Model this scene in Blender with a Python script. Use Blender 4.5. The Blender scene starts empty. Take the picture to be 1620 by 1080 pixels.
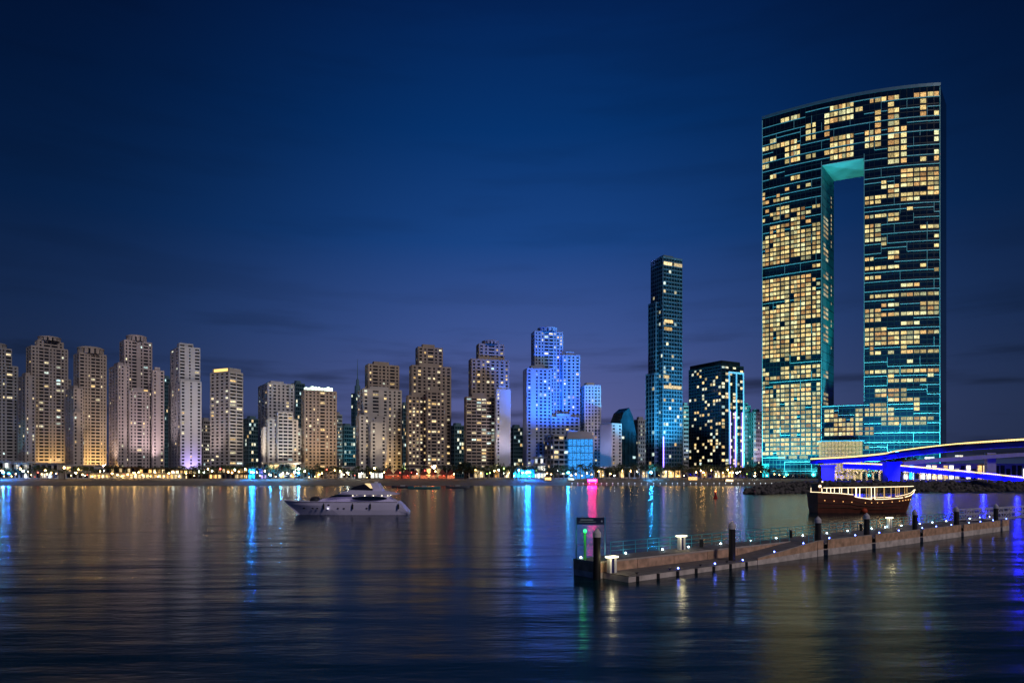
import bpy, math, random
from mathutils import Vector
from math import radians as R, sin, cos, pi, sqrt, atan, atan2
random.seed(7)
SC = bpy.context.scene
COL = SC.collection
F, HX, HY, CH = 1080.0, 810.0, 750.0, 8.0      # focal length and horizon in photo pixels, camera height

# ------------------------------------------------------------------ camera
cam = bpy.data.cameras.new('camera')
cam.sensor_width = 36.0; cam.lens = 24.0
cam.shift_y = (HY - 540.0) / 1620.0
cam.clip_start = 0.5; cam.clip_end = 20000
co = bpy.data.objects.new('camera', cam); COL.objects.link(co)
co.location = (0, 0, CH); co.rotation_euler = (R(90), 0, 0)
SC.camera = co

# ------------------------------------------------------------------ world: dusk sky
W = bpy.data.worlds.new('World'); SC.world = W; W.use_nodes = True
nt = W.node_tree; nt.nodes.clear()
def N(t, **k):
    n = nt.nodes.new(t)
    for a, b in k.items(): setattr(n, a, b)
    return n
def wmath(op, a, b=None, clamp=False):
    n = N('ShaderNodeMath', operation=op, use_clamp=clamp)
    for i, v in enumerate((a, b)):
        if v is None: continue
        if isinstance(v, (int, float)): n.inputs[i].default_value = v
        else: nt.links.new(v, n.inputs[i])
    return n.outputs[0]
out = N('ShaderNodeOutputWorld'); bg = N('ShaderNodeBackground')
nt.links.new(bg.outputs[0], out.inputs[0])
tc = N('ShaderNodeTexCoord'); sep = N('ShaderNodeSeparateXYZ')
nt.links.new(tc.outputs['Generated'], sep.inputs[0])
sky = N('ShaderNodeTexSky', sky_type='NISHITA', sun_disc=False)
sky.sun_elevation = R(-2.5); sky.sun_rotation = R(2); sky.air_density = 1.2; sky.dust_density = 0.6; sky.ozone_density = 3.0
# height gradient of the dusk sky
ramp = N('ShaderNodeValToRGB')
nt.links.new(sep.outputs['Z'], ramp.inputs[0])
er = ramp.color_ramp
stops = [(0.0, (0.094, 0.102, 0.250)), (0.09, (0.096, 0.110, 0.290)), (0.20, (0.046, 0.086, 0.280)), (0.32, (0.009, 0.054, 0.222)),
         (0.45, (0.0012, 0.031, 0.148)), (0.62, (0.0005, 0.010, 0.066)), (1.0, (0.0005, 0.007, 0.040))]
while len(er.elements) < len(stops): er.elements.new(0.5)
for e, (p, c) in zip(er.elements, stops): e.position = p; e.color = (*c, 1)
# twilight arch: brightest where the sun went down, darker to both sides
hyp = wmath('SQRT', wmath('ADD', wmath('MULTIPLY', sep.outputs['X'], sep.outputs['X']), wmath('MULTIPLY', sep.outputs['Y'], sep.outputs['Y'])))
sx = wmath('DIVIDE', wmath('ADD', sep.outputs['X'], wmath('MULTIPLY', sep.outputs['Y'], -0.03)), hyp)
facing = N('ShaderNodeMapRange', interpolation_type='SMOOTHSTEP')
nt.links.new(wmath('ABSOLUTE', sx), facing.inputs[0])
facing.inputs[1].default_value = 0.02; facing.inputs[2].default_value = 0.66
facing.inputs[3].default_value = 1.0; facing.inputs[4].default_value = 0.24
# dusky cloud bands close to the horizon
mp = N('ShaderNodeMapping'); mp.inputs['Scale'].default_value = (1.6, 1.6, 13.0)
nt.links.new(tc.outputs['Generated'], mp.inputs[0])
nz = N('ShaderNodeTexNoise'); nz.inputs['Scale'].default_value = 2.6; nz.inputs['Detail'].default_value = 5; nz.inputs['Roughness'].default_value = 0.5
nt.links.new(mp.outputs[0], nz.inputs[0])
cl = N('ShaderNodeMapRange', interpolation_type='SMOOTHSTEP'); nt.links.new(nz.outputs[0], cl.inputs[0])
cl.inputs[1].default_value = 0.46; cl.inputs[2].default_value = 0.70; cl.inputs[3].default_value = 0.0; cl.inputs[4].default_value = 1.0
hz = N('ShaderNodeMapRange', interpolation_type='SMOOTHSTEP'); nt.links.new(sep.outputs['Z'], hz.inputs[0])
hz.inputs[1].default_value = 0.10; hz.inputs[2].default_value = 0.25; hz.inputs[3].default_value = 0.68; hz.inputs[4].default_value = 0.10
cloudf = wmath('SUBTRACT', 1.0, wmath('MULTIPLY', cl.outputs[0], hz.outputs[0]))
shade = wmath('MULTIPLY', facing.outputs[0], cloudf)
sidec = N('ShaderNodeMix', data_type='RGBA', blend_type='MULTIPLY'); sidec.inputs[0].default_value = 1.0
sfac = N('ShaderNodeMix', data_type='RGBA'); nt.links.new(facing.outputs[0], sfac.inputs[0]); sfac.inputs[6].default_value = (.45, .92, 1.0, 1); sfac.inputs[7].default_value = (1, 1, 1, 1)
nt.links.new(ramp.outputs[0], sidec.inputs[6]); nt.links.new(sfac.outputs[2], sidec.inputs[7])
mul = N('ShaderNodeVectorMath', operation='SCALE'); nt.links.new(sidec.outputs[2], mul.inputs[0]); nt.links.new(shade, mul.inputs['Scale'])
nis = N('ShaderNodeVectorMath', operation='SCALE'); nt.links.new(sky.outputs[0], nis.inputs[0]); nis.inputs['Scale'].default_value = 0.02
addv = N('ShaderNodeVectorMath', operation='ADD'); nt.links.new(mul.outputs[0], addv.inputs[0]); nt.links.new(nis.outputs[0], addv.inputs[1])
nt.links.new(addv.outputs[0], bg.inputs[0]); bg.inputs[1].default_value = 1.0

# ------------------------------------------------------------------ the one sun lamp: last dusk light, very soft
sl = bpy.data.lights.new('dusk_sun', 'SUN'); sl.energy = 0.78; sl.angle = R(12); sl.color = (1.0, 0.88, 0.84)
so = bpy.data.objects.new('dusk_sun', sl); COL.objects.link(so)
so.rotation_euler = (R(58), 0, R(38))
SC.view_settings.view_transform = 'Standard'; SC.view_settings.look = 'None'
SC.view_settings.exposure = 0.0; SC.view_settings.gamma = 1.0
SC.cycles.use_denoising = True
SC.cycles.max_bounces = 6; SC.cycles.caustics_reflective = False; SC.cycles.caustics_refractive = False
SC.cycles.sample_clamp_indirect = 6.0

# ------------------------------------------------------------------ helpers
def at(x, y, Y): return Vector(((x - HX) / F * Y, Y, CH - (y - HY) / F * Y))
def zat(y, Y): return CH - (y - HY) / F * Y
def xat(x, Y): return (x - HX) / F * Y
def water_at(x, y):
    Y = CH * F / (y - HY); return Vector((xat(x, Y), Y, 0))

MATS = {}
def mat(name, col, rough=0.7, metal=0.0, var=0.12, vscale=0.3, emis=None, estr=0.0, spec=None, sample=True, bump=0.0, bscale=8.0):
    if name in MATS: return MATS[name]
    m = bpy.data.materials.new(name); m.use_nodes = True; t = m.node_tree
    b = t.nodes['Principled BSDF']
    b.inputs['Roughness'].default_value = rough; b.inputs['Metallic'].default_value = metal
    if spec is not None: b.inputs['Specular IOR Level'].default_value = spec
    if var > 0:
        g = t.nodes.new('ShaderNodeNewGeometry'); n = t.nodes.new('ShaderNodeTexNoise'); n.inputs['Scale'].default_value = vscale; n.inputs['Detail'].default_value = 4
        t.links.new(g.outputs['Position'], n.inputs[0])
        r = t.nodes.new('ShaderNodeMapRange'); t.links.new(n.outputs[0], r.inputs[0])
        r.inputs[1].default_value = 0.3; r.inputs[2].default_value = 0.7; r.inputs[3].default_value = 1 - var; r.inputs[4].default_value = 1 + var
        s = t.nodes.new('ShaderNodeVectorMath'); s.operation = 'SCALE'; s.inputs[0].default_value = col; t.links.new(r.outputs[0], s.inputs['Scale'])
        t.links.new(s.outputs[0], b.inputs['Base Color'])
    else: b.inputs['Base Color'].default_value = (*col, 1)
    if bump > 0:
        g = t.nodes.new('ShaderNodeNewGeometry'); n = t.nodes.new('ShaderNodeTexNoise'); n.inputs['Scale'].default_value = bscale
        t.links.new(g.outputs['Position'], n.inputs[0])
        bp = t.nodes.new('ShaderNodeBump'); bp.inputs['Strength'].default_value = bump; t.links.new(n.outputs[0], bp.inputs['Height']); t.links.new(bp.outputs[0], b.inputs['Normal'])
    if emis:
        b.inputs['Emission Color'].default_value = (*emis, 1); b.inputs['Emission Strength'].default_value = estr
        if not sample: m.cycles.emission_sampling = 'NONE'
    MATS[name] = m
    return m
def window_mat(name, cols, lo, hi, curtain=True):
    """a lit room behind glass: warm light, each pane its own brightness, curtains and furniture as a soft pattern"""
    m = bpy.data.materials.new(name); m.use_nodes = True; t = m.node_tree; b = t.nodes['Principled BSDF']
    L = t.links.new
    b.inputs['Base Color'].default_value = (.02, .02, .02, 1); b.inputs['Roughness'].default_value = .2
    oi = t.nodes.new('ShaderNodeObjectInfo'); ge = t.nodes.new('ShaderNodeNewGeometry')
    ad = t.nodes.new('ShaderNodeMath'); ad.operation = 'ADD'; L(oi.outputs['Random'], ad.inputs[0]); L(ge.outputs['Random Per Island'], ad.inputs[1])
    fr = t.nodes.new('ShaderNodeMath'); fr.operation = 'FRACT'; L(ad.outputs[0], fr.inputs[0])
    cr = t.nodes.new('ShaderNodeValToRGB'); L(fr.outputs[0], cr.inputs[0])
    while len(cr.color_ramp.elements) < len(cols): cr.color_ramp.elements.new(.5)
    for i, (e, c) in enumerate(zip(cr.color_ramp.elements, cols)): e.position = i / (len(cols) - 1); e.color = (*c, 1)
    n = t.nodes.new('ShaderNodeTexNoise'); n.inputs['Scale'].default_value = 1.3; n.inputs['Detail'].default_value = 2; L(ge.outputs['Position'], n.inputs[0])
    mr = t.nodes.new('ShaderNodeMapRange'); L(n.outputs[0], mr.inputs[0]); mr.inputs[1].default_value = .35; mr.inputs[2].default_value = .65; mr.inputs[3].default_value = .40; mr.inputs[4].default_value = 1.22
    m7 = t.nodes.new('ShaderNodeMath'); m7.operation = 'MULTIPLY'; m7.inputs[1].default_value = 7.31; L(fr.outputs[0], m7.inputs[0])
    f7 = t.nodes.new('ShaderNodeMath'); f7.operation = 'FRACT'; L(m7.outputs[0], f7.inputs[0])
    m2 = t.nodes.new('ShaderNodeMapRange'); L(f7.outputs[0], m2.inputs[0]); m2.inputs[3].default_value = lo; m2.inputs[4].default_value = hi
    mm = t.nodes.new('ShaderNodeMath'); mm.operation = 'MULTIPLY'; L(mr.outputs[0], mm.inputs[0]); L(m2.outputs[0], mm.inputs[1])
    L(cr.outputs[0], b.inputs['Emission Color']); L(mm.outputs[0], b.inputs['Emission Strength'])
    m.cycles.emission_sampling = 'NONE'
    return m

ORG = {}
def org(o): return ORG.get(o.name, Vector((0, 0, 0))) if o else Vector((0, 0, 0))
class MB:
    def __init__(s): s.v = []; s.f = []
    def poly(s, pts):
        k = len(s.v); s.v += [tuple(p) for p in pts]; s.f.append(tuple(range(k, k + len(pts))))
    def hexa(s, p):           # 8 corners: bottom ring 0-3, top ring 4-7
        k = len(s.v); s.v += [tuple(q) for q in p]
        for f in ((0, 3, 2, 1), (4, 5, 6, 7), (0, 1, 5, 4), (1, 2, 6, 5), (2, 3, 7, 6), (3, 0, 4, 7)): s.f.append(tuple(k + i for i in f))
    def box(s, x0, x1, y0, y1, z0, z1):
        s.hexa([(x0, y0, z0), (x1, y0, z0), (x1, y1, z0), (x0, y1, z0), (x0, y0, z1), (x1, y0, z1), (x1, y1, z1), (x0, y1, z1)])
    def obox(s, o, u, v, a0, a1, b0, b1, z0, z1):   # box in a turned frame: o + a*u + b*v
        P = lambda a, b, z: (o[0] + a * u[0] + b * v[0], o[1] + a * u[1] + b * v[1], z)
        s.hexa([P(a0, b0, z0), P(a1, b0, z0), P(a1, b1, z0), P(a0, b1, z0), P(a0, b0, z1), P(a1, b0, z1), P(a1, b1, z1), P(a0, b1, z1)])
    def prism(s, ring, z0, z1, caps=True):
        n = len(ring); k = len(s.v)
        s.v += [(p[0], p[1], z0) for p in ring] + [(p[0], p[1], z1) for p in ring]
        for i in range(n): j = (i + 1) % n; s.f.append((k + i, k + j, k + n + j, k + n + i))
        if caps: s.f.append(tuple(k + i for i in reversed(range(n)))); s.f.append(tuple(k + n + i for i in range(n)))
    def lathe(s, c, prof, n=12):
        k = len(s.v)
        for r, z in prof:
            for i in range(n): a = 2 * pi * i / n; s.v.append((c[0] + r * cos(a), c[1] + r * sin(a), c[2] + z))
        for j in range(len(prof) - 1):
            for i in range(n): i2 = (i + 1) % n; s.f.append((k + j * n + i, k + j * n + i2, k + (j + 1) * n + i2, k + (j + 1) * n + i))
        s.f.append(tuple(k + i for i in reversed(range(n)))); s.f.append(tuple(k + (len(prof) - 1) * n + i for i in range(n)))
    def tube(s, pts, r, n=6):
        pts = [Vector(p) for p in pts]; k = len(s.v); rr = r if isinstance(r, (list, tuple)) else [r] * len(pts)
        for i, p in enumerate(pts):
            d = (pts[min(i + 1, len(pts) - 1)] - pts[max(i - 1, 0)]).normalized()
            a = d.cross(Vector((0, 0, 1)));
            if a.length < .05: a = d.cross(Vector((1, 0, 0)))
            a.normalize(); b = d.cross(a)
            for j in range(n): t = 2 * pi * j / n; s.v.append(tuple(p + (a * cos(t) + b * sin(t)) * rr[i]))
        for i in range(len(pts) - 1):
            for j in range(n): j2 = (j + 1) % n; s.f.append((k + i * n + j, k + i * n + j2, k + (i + 1) * n + j2, k + (i + 1) * n + j))
        s.f.append(tuple(k + j for j in range(n))); s.f.append(tuple(k + (len(pts) - 1) * n + j for j in range(n)))
    def ball(s, c, r, n=8, m=6, sz=1.0):
        prof = [(max(.001, r * sin(pi * j / m)), -r * sz * cos(pi * j / m)) for j in range(m + 1)]
        s.lathe(c, prof, n)
    def loft(s, rings, cap=True, closed=True):
        n = len(rings[0]); k = len(s.v)
        for r in rings: s.v += [tuple(p) for p in r]
        for j in range(len(rings) - 1):
            for i in range(n if closed else n - 1):
                i2 = (i + 1) % n; s.f.append((k + j * n + i, k + j * n + i2, k + (j + 1) * n + i2, k + (j + 1) * n + i))
        if cap: s.f.append(tuple(k + i for i in range(n))); s.f.append(tuple(k + (len(rings) - 1) * n + i for i in range(n)))
    def mesh(s, name, o=Vector((0, 0, 0))):
        me = bpy.data.meshes.new(name); me.from_pydata([(x - o[0], y - o[1], z - o[2]) for x, y, z in s.v], [], s.f); me.validate(); me.update(); return me
    def build(s, name, m, parent=None, smooth=False, stuff=False):
        o = org(parent); me = s.mesh(name, o)
        import bmesh
        bm = bmesh.new(); bm.from_mesh(me); bmesh.ops.recalc_face_normals(bm, faces=bm.faces); bm.to_mesh(me); bm.free()
        if smooth: me.polygons.foreach_set('use_smooth', [True] * len(me.polygons))
        ob = bpy.data.objects.new(name, me); COL.objects.link(ob); me.materials.append(m)
        if parent: ob.parent = parent
        ORG[ob.name] = o
        if stuff: ob['kind'] = 'stuff'
        return ob
def thing(name, label, cat, loc, group=None, rz=0):
    e = bpy.data.objects.new(name, None); COL.objects.link(e); e.location = loc; e.rotation_euler = (0, 0, rz)
    e.empty_display_size = .1
    e['label'] = label; e['category'] = cat
    if group: e['group'] = group
    ORG[e.name] = Vector(loc)
    return e
def local_thing(name, label, cat, loc, group=None, rz=0):   # parts are modelled round the origin
    e = thing(name, label, cat, loc, group, rz); ORG[e.name] = Vector((0, 0, 0)); return e
def tag(o, label, cat, group=None):
    o['label'] = label; o['category'] = cat
    if group: o['group'] = group
    return o
def struct(o): o['kind'] = 'structure'; return o
def inst(me, name, parent, loc, scale=(1, 1, 1), rz=0):
    ob = bpy.data.objects.new(name, me); COL.objects.link(ob); ob.location = Vector(loc) - org(parent); ob.scale = scale; ob.rotation_euler = (0, 0, rz)
    if parent: ob.parent = parent
    ORG[ob.name] = org(parent)
    return ob
def copy_tree(o, parent=None):
    c = o.copy(); COL.objects.link(c); c.parent = parent
    for ch in list(o.children): copy_tree(ch, c)
    return c
def spot(name, loc, target, col, power, ang=110, blend=.8, rad=.4):
    l = bpy.data.lights.new(name, 'SPOT'); l.energy = power; l.color = col; l.spot_size = R(ang); l.spot_blend = blend; l.shadow_soft_size = rad
    o = bpy.data.objects.new(name, l); COL.objects.link(o); o.location = loc
    o.rotation_euler = (Vector(target) - Vector(loc)).to_track_quat('-Z', 'Y').to_euler(); return o
def point(name, loc, col, power, rad=.3):
    l = bpy.data.lights.new(name, 'POINT'); l.energy = power; l.color = col; l.shadow_soft_size = rad
    o = bpy.data.objects.new(name, l); COL.objects.link(o); o.location = loc; return o
ORD = ['first', 'second', 'third', 'fourth', 'fifth', 'sixth', 'seventh', 'eighth', 'ninth', 'tenth', 'eleventh', 'twelfth', 'thirteenth', 'fourteenth', 'fifteenth', 'sixteenth', 'seventeenth', 'eighteenth', 'nineteenth', 'twentieth']
def nth(i):
    if i < 20: return ORD[i]
    tens = ['twenty', 'thirty', 'forty', 'fifty', 'sixty', 'seventy', 'eighty', 'ninety'][(i + 1) // 10 - 2]; u = (i + 1) % 10
    return tens + '-' + ORD[u - 1] if u else {'twenty': 'twentieth', 'thirty': 'thirtieth', 'forty': 'fortieth', 'fifty': 'fiftieth', 'sixty': 'sixtieth', 'seventy': 'seventieth', 'eighty': 'eightieth', 'ninety': 'ninetieth'}[tens]

# ------------------------------------------------------------------ materials
WARM = [(1, .62, .22), (1, .74, .36), (1, .82, .5), (.95, .9, .55)]
M_LW = window_mat('lit_window_warm', WARM, .55, 1.9)
M_LC = window_mat('lit_window_cool', [(1, .9, .6), (.9, 1, .8), (.6, .95, 1)], .5, 1.6)
M_HERO = window_mat('lit_window_hero', [(1, .52, .18), (1, .72, .27), (1, .80, .33), (1, .86, .40), (.92, .95, .52)], .34, 1.45)
M_GLASS = mat('dark_glass', (.012, .016, .024), .12, 0, .4, .15)
M_GLASST = mat('teal_glass', (.010, .045, .065), .12, 0, .4, .12)
M_GLASSN = mat('navy_glass', (.006, .012, .030), .10, 0, .5, .1)
M_ROOF = mat('roof_grey', (.16, .16, .17), .9)
M_DARK = mat('dark_metal', (.02, .02, .025), .5)
M_WHITE = mat('white_paint', (.75, .75, .78), .5, 0, .05)

# ------------------------------------------------------------------ setting: water, beach, land
def water_material():
    m = bpy.data.materials.new('sea_water'); m.use_nodes = True; t = m.node_tree; b = t.nodes['Principled BSDF']; L = t.links.new
    b.inputs['Base Color'].default_value = (.002, .020, .032, 1); b.inputs['Roughness'].default_value = .20; b.inputs['IOR'].default_value = 1.16
    g = t.nodes.new('ShaderNodeNewGeometry')
    def layer(sx, sy, det, amp):
        mp = t.nodes.new('ShaderNodeMapping'); mp.inputs['Scale'].default_value = (sx, sy, 1); L(g.outputs['Position'], mp.inputs[0])
        n = t.nodes.new('ShaderNodeTexNoise'); n.inputs['Scale'].default_value = 1; n.inputs['Detail'].default_value = det; L(mp.outputs[0], n.inputs[0])
        k = t.nodes.new('ShaderNodeMath'); k.operation = 'MULTIPLY'; k.inputs[1].default_value = amp; L(n.outputs[0], k.inputs[0]); return k.outputs[0]
    a = layer(.045, .16, 2, .27); c = layer(.30, 1.0, 2, .034); d = layer(1.1, 3.0, 2, .012)
    s1 = t.nodes.new('ShaderNodeMath'); L(a, s1.inputs[0]); L(c, s1.inputs[1])
    s2 = t.nodes.new('ShaderNodeMath'); L(s1.outputs[0], s2.inputs[0]); L(d, s2.inputs[1])
    bp = t.nodes.new('ShaderNodeBump'); bp.inputs['Strength'].default_value = 1; bp.inputs['Distance'].default_value = 1; L(s2.outputs[0], bp.inputs['Height'])
    L(bp.outputs[0], b.inputs['Normal'])
    return m
mb = MB(); mb.poly([(-1600, -120, 0), (1600, -120, 0), (1600, 560, 0), (-1600, 560, 0)])
struct(mb.build('water', water_material()))
M_SAND = mat('sand', (.15, .135, .12), .95, 0, .25, .12, bump=.4, bscale=1.5)
M_LAND = mat('paving', (.16, .15, .14), .9, 0, .2, .1)
mb = MB()
prev = None
xs = [-1600 + 40 * i for i in range(81)]
rows = [(476, -1.2), (484, .1), (492, 1.6), (503, 3.4), (514, 4.6)]
for j in range(len(rows) - 1):
    for i in range(len(xs) - 1):
        w = lambda x: 2.5 * sin(x * .031) + 2 * sin(x * .011 + 1)
        q = []
        for (xx, (yy, zz)) in ((xs[i], rows[j]), (xs[i + 1], rows[j]), (xs[i + 1], rows[j + 1]), (xs[i], rows[j + 1])):
            q.append((xx, yy + (w(xx) if yy < 510 else 0), zz))
        mb.poly(q)
struct(mb.build('beach', M_SAND, smooth=True))
GZ = 4.62
mb = MB(); mb.poly([(-9000, 513.9, GZ), (9000, 513.9, GZ), (9000, 9000, GZ), (-9000, 9000, GZ)])
struct(mb.build('ground', M_LAND))

# ------------------------------------------------------------------ towers
WIN_W = None
def unit_quad(m):
    me = bpy.data.meshes.new('lit_window'); me.from_pydata([(-.5, 0, -.5), (.5, 0, -.5), (.5, 0, .5), (-.5, 0, .5)], [], [(0, 1, 2, 3)]); me.materials.append(m); return me
UQ_W, UQ_C = unit_quad(M_LW), unit_quad(M_LC)
OPEN = {'n': (1.0, .42), 'm': (1.0, .60), 'w': (1.5, .84), 'b': (.8, 0), 'g': (1.0, .90)}
def face_lattice(mb, P, d, nrm, Wd, z0, z1, cols, fh, ph, t=.45):
    """piers and floor bands in front of the glass; returns window centres"""
    ws = [OPEN[c][0] for c in cols]; tot = sum(ws); x = 0; spans = []
    for c, w in zip(cols, ws):
        pw = Wd * w / tot; o = OPEN[c][1] * pw
        if o > 0: spans.append((x + (pw - o) / 2, x + (pw + o) / 2))
        x += pw
    edges = [0.0]
    for a, b in spans: edges += [a, b]
    edges.append(Wd)
    for i in range(0, len(edges), 2):
        if edges[i + 1] - edges[i] > .05: mb.obox(P, d, nrm, edges[i], edges[i + 1], -.3, t, z0, z1)
    n = max(1, int(round((z1 - z0) / fh))); h = (z1 - z0) / n
    for k in range(n + 1):
        a = z0 + k * h - h * (1 - ph) * .5; b = a + h * (1 - ph)
        mb.obox(P, d, nrm, .02, Wd - .02, -.3, t - .06, max(a, z0), min(b, z1))
    wins = []
    for k in range(n):
        for a, b in spans: wins.append(((a + b) / 2, z0 + (k + .5) * h, b - a, h * ph))
    return wins
def block(T, wallm, Yc, xl, xc, xr, ytop, ang=None, z0=GZ, colsL='nnn', colsR='nnmwnn', fh=2.75, ph=.54, glass=None, lit=.06, cool=.3, depth=16, roof=True, rng=random, nl=999):
    """one mass of a tower. xl,xc,xr: photo columns of left edge, near corner, right edge. returns frame"""
    C = Vector((xat(xc, Yc), Yc)); z1 = zat(ytop, Yc)
    va = atan((HX - xc) / F)
    a = va + R(14) if ang is None else va + R(ang)
    dr = Vector((cos(a), sin(a))); dl = Vector((-sin(a), cos(a)))
    def solve(d, xp):
        k = (xp - HX) / F; den = d.x - k * d.y
        return (k * C.y - C.x) / den
    wr = solve(dr, xr); wl = solve(dl, xl) if xl < xc - .5 else depth
    wl = min(max(wl, 4), 45); wr = max(wr, 2)
    glass = glass or M_GLASS
    g = MB(); g.obox(C, dr, dl, .15, wr - .15, .15, wl - .15, z0, z1 - .3); g.build('window_glass', glass, T, stuff=True)
    w = MB()
    wins = []
    nR = Vector((dr.y, -dr.x))   # outward of the right-hand (front) face
    for P, d, nn, Wd, cols in ((C, dr, -dl, wr, colsR), (C + dl * wl, -dl, -dr, wl, colsL), (C + dr * wr, dl, dr, wl, colsL), (C + dr * wr + dl * wl, -dr, dl, wr, colsR)):
        res = face_lattice(w, P, d, nn, Wd, z0, z1, cols, fh, ph)
        if len(wins) < 2: wins.append((P, d, nn, res))
    w.obox(C, dr, dl, -.2, wr + .2, -.2, wl + .2, z1 - .9, z1 + .6)
    w.build('wall', wallm, T)
    if roof:
        r = MB(); r.obox(C, dr, dl, wr * .2, wr * .7, wl * .25, wl * .75, z1 + .6, z1 + 3.2); r.build('roof_plant_room', wallm, T)
    cnt = 0
    for fi, (P, d, nn, res) in enumerate(wins):
        pr = lit * (1.35 if fi == 0 else .8)
        for (a_, z, ww, hh) in res:
            if z < z0 + 6: continue
            if rng.random() < pr * (0.3 + 1.4 * rng.random()) and cnt < nl:
                p = P + d * a_ + nn * -.02
                me = UQ_C if rng.random() < cool else UQ_W
                inst(me, 'lit_window', T, (p.x, p.y, z), (ww * .92, 1, hh * .92), atan2(d.y, d.x)); cnt += 1
    return dict(C=C, dr=dr, dl=dl, wr=wr, wl=wl, z0=z0, z1=z1, a=a)
def drum(T, wallm, fr, fa, fb, rad, h, n=14):
    """rounded crown on a roof, ribs round a glazed drum and a shallow dome"""
    c = fr['C'] + fr['dr'] * fr['wr'] * fa + fr['dl'] * fr['wl'] * fb
    z = fr['z1'] + .55
    g = MB(); g.lathe((c.x, c.y, z), [(rad * .93, 0), (rad * .93, h)], n * 2); g.build('crown_glass', M_GLASS, T)
    w = MB()
    for i in range(n):
        a = 2 * pi * i / n; u = Vector((-sin(a), cos(a))); v = Vector((cos(a), sin(a)))
        w.obox(c, u, v, -rad * .14, rad * .14, rad * .8, rad, z, z + h)
    w.lathe((c.x, c.y, z + h), [(rad * 1.04, 0), (rad * 1.04, h * .25), (rad * .85, h * .45), (rad * .4, h * .62), (.2, h * .66)], n * 2)
    w.build('crown', wallm, T)
def flood(fr, col, power, off=38, fa=.5, tz=.72, ang=84, up=7):
    """facade floodlight standing on the podium in front of the tower"""
    p = fr['C'] + fr['dr'] * fr['wr'] * fa - fr['dl'] * off
    q = fr['C'] + fr['dr'] * fr['wr'] * fa
    spot('facade_floodlight', (p.x, p.y, GZ + up), (q.x, q.y, GZ + up + (fr['z1'] - GZ) * tz), col, power, ang)

B_BEIGE = mat('stone_beige', (.46, .40, .36), .85, 0, .12, .08)
B_CREAM = mat('stone_cream', (.56, .52, .48), .85, 0, .10, .08)
B_TAN = mat('stone_tan', (.44, .36, .29), .85, 0, .12, .08)
B_GREY = mat('stone_grey', (.38, .37, .37), .85, 0, .12, .08)
B_WHITE = mat('render_white', (.62, .62, .64), .8, 0, .08, .08)
B_PINK = mat('stone_pink', (.50, .43, .42), .85, 0, .12, .08)
TOWERS = []
def tower(label, x, Y, name='residential_tower'):
    T = thing(name, label, 'tower', (xat(x, Y), Y, GZ), 'towers along the waterfront'); TOWERS.append((x, T)); return T
GOLD, PINKL, VIO, BLUE, TEAL = (1, .60, .18), (1, .78, .80), (.55, .40, 1), (.10, .26, 1), (.1, .75, .85)

T = tower('grey ribbed tower cut off by the left edge of the photo', 5, 560)
f = block(T, B_GREY, 560, -48, -36, 28, 574, colsR='nwnwnwn', lit=.02); f2 = block(T, B_GREY, 566, -36, -24, 18, 548, z0=f['z1'] - 3, colsR='wnwnw', lit=.05); drum(T, B_GREY, f2, .55, .4, 7, 3)
flood(f, (.85, .9, 1), 48343)
T = tower('tall beige tower with domed crown and a lower teal lit left wing', 72, 556)
f = block(T, B_BEIGE, 558, 42, 50, 107, 547, colsL='mm', colsR='mnwwnnwmn', lit=.055)
block(T, B_BEIGE, 548, 29, 41, 55, 594, colsL='nn', colsR='nbm', lit=.05)
f2 = block(T, B_BEIGE, 563, 56, 60, 100, 538, z0=f['z1'] - 2, colsR='nwwn', lit=.05); drum(T, B_BEIGE, f2, .5, .5, 8, 2.6)
flood(f, (1, .78, .62), 48343); flood(f, GOLD, 23375, off=14, tz=.1, ang=100)
spot('facade_floodlight', (f['C'].x - 35, 530, GZ + 8), (xat(34, 548), 552, 30), (.25, .9, 1), 9000, 60)
T = tower('beige tower with rounded crown and golden uplit foot, stepped left wings', 140, 556)
f = block(T, B_BEIGE, 560, 117, 126, 168, 558, colsL='nm', colsR='wnnwwnn', lit=.04)
block(T, B_BEIGE, 551, 104, 117, 131, 614, colsL='nnn', colsR='mbn', lit=.05); block(T, B_BEIGE, 546, 112, 117, 131, 652, colsL='nn', colsR='mbn', lit=.05)
drum(T, B_BEIGE, f, .5, .4, 9.5, 4)
flood(f, (1, .76, .6), 44625); flood(f, GOLD, 31875, off=14, tz=.1, ang=100)
flood(f, GOLD, 16733, off=14, fa=-.1, tz=.1)
T = tower('pale pink floodlit tower with three stepped masses and small dome', 212, 556)
f = block(T, B_PINK, 560, 190, 197, 240, 538, colsL='mm', colsR='nmwbnwn', lit=.055)
block(T, B_PINK, 549, 173, 187, 204, 577, colsL='nnn', colsR='nmbn', lit=.055); block(T, B_PINK, 556, 240, 242, 259, 586, colsR='nbm', lit=.05)
block(T, B_PINK, 552, 203, 205, 236, 618, colsR='nnwnn', lit=.05)
drum(T, B_PINK, f, .5, .4, 7.5, 3.5)
flood(f, PINKL, 63218); flood(f, PINKL, 29750, fa=-.2); flood(f, GOLD, 7437, off=10, fa=-.4, tz=.08)
T = tower('white slim tower with violet uplight at its foot and narrow upper part', 293, 552)
f = block(T, B_WHITE, 552, 267, 286, 318, 602, colsL='nnnn', colsR='mbnbm', lit=.05)
f2 = block(T, B_WHITE, 554, 270, 284, 316, 548, z0=f['z1'] - 1, colsL='nn', colsR='wbnbw', lit=.05)
f3 = block(T, B_WHITE, 556, 281, 284, 305, 543, z0=f2['z1'], colsR='wbw', lit=0, roof=False)
flood(f, PINKL, 55781); flood(f, VIO, 14875, off=12, tz=.1)
T = tower('cream office tower with gold lit crown and dark slatted right face', 358, 550)
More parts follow.
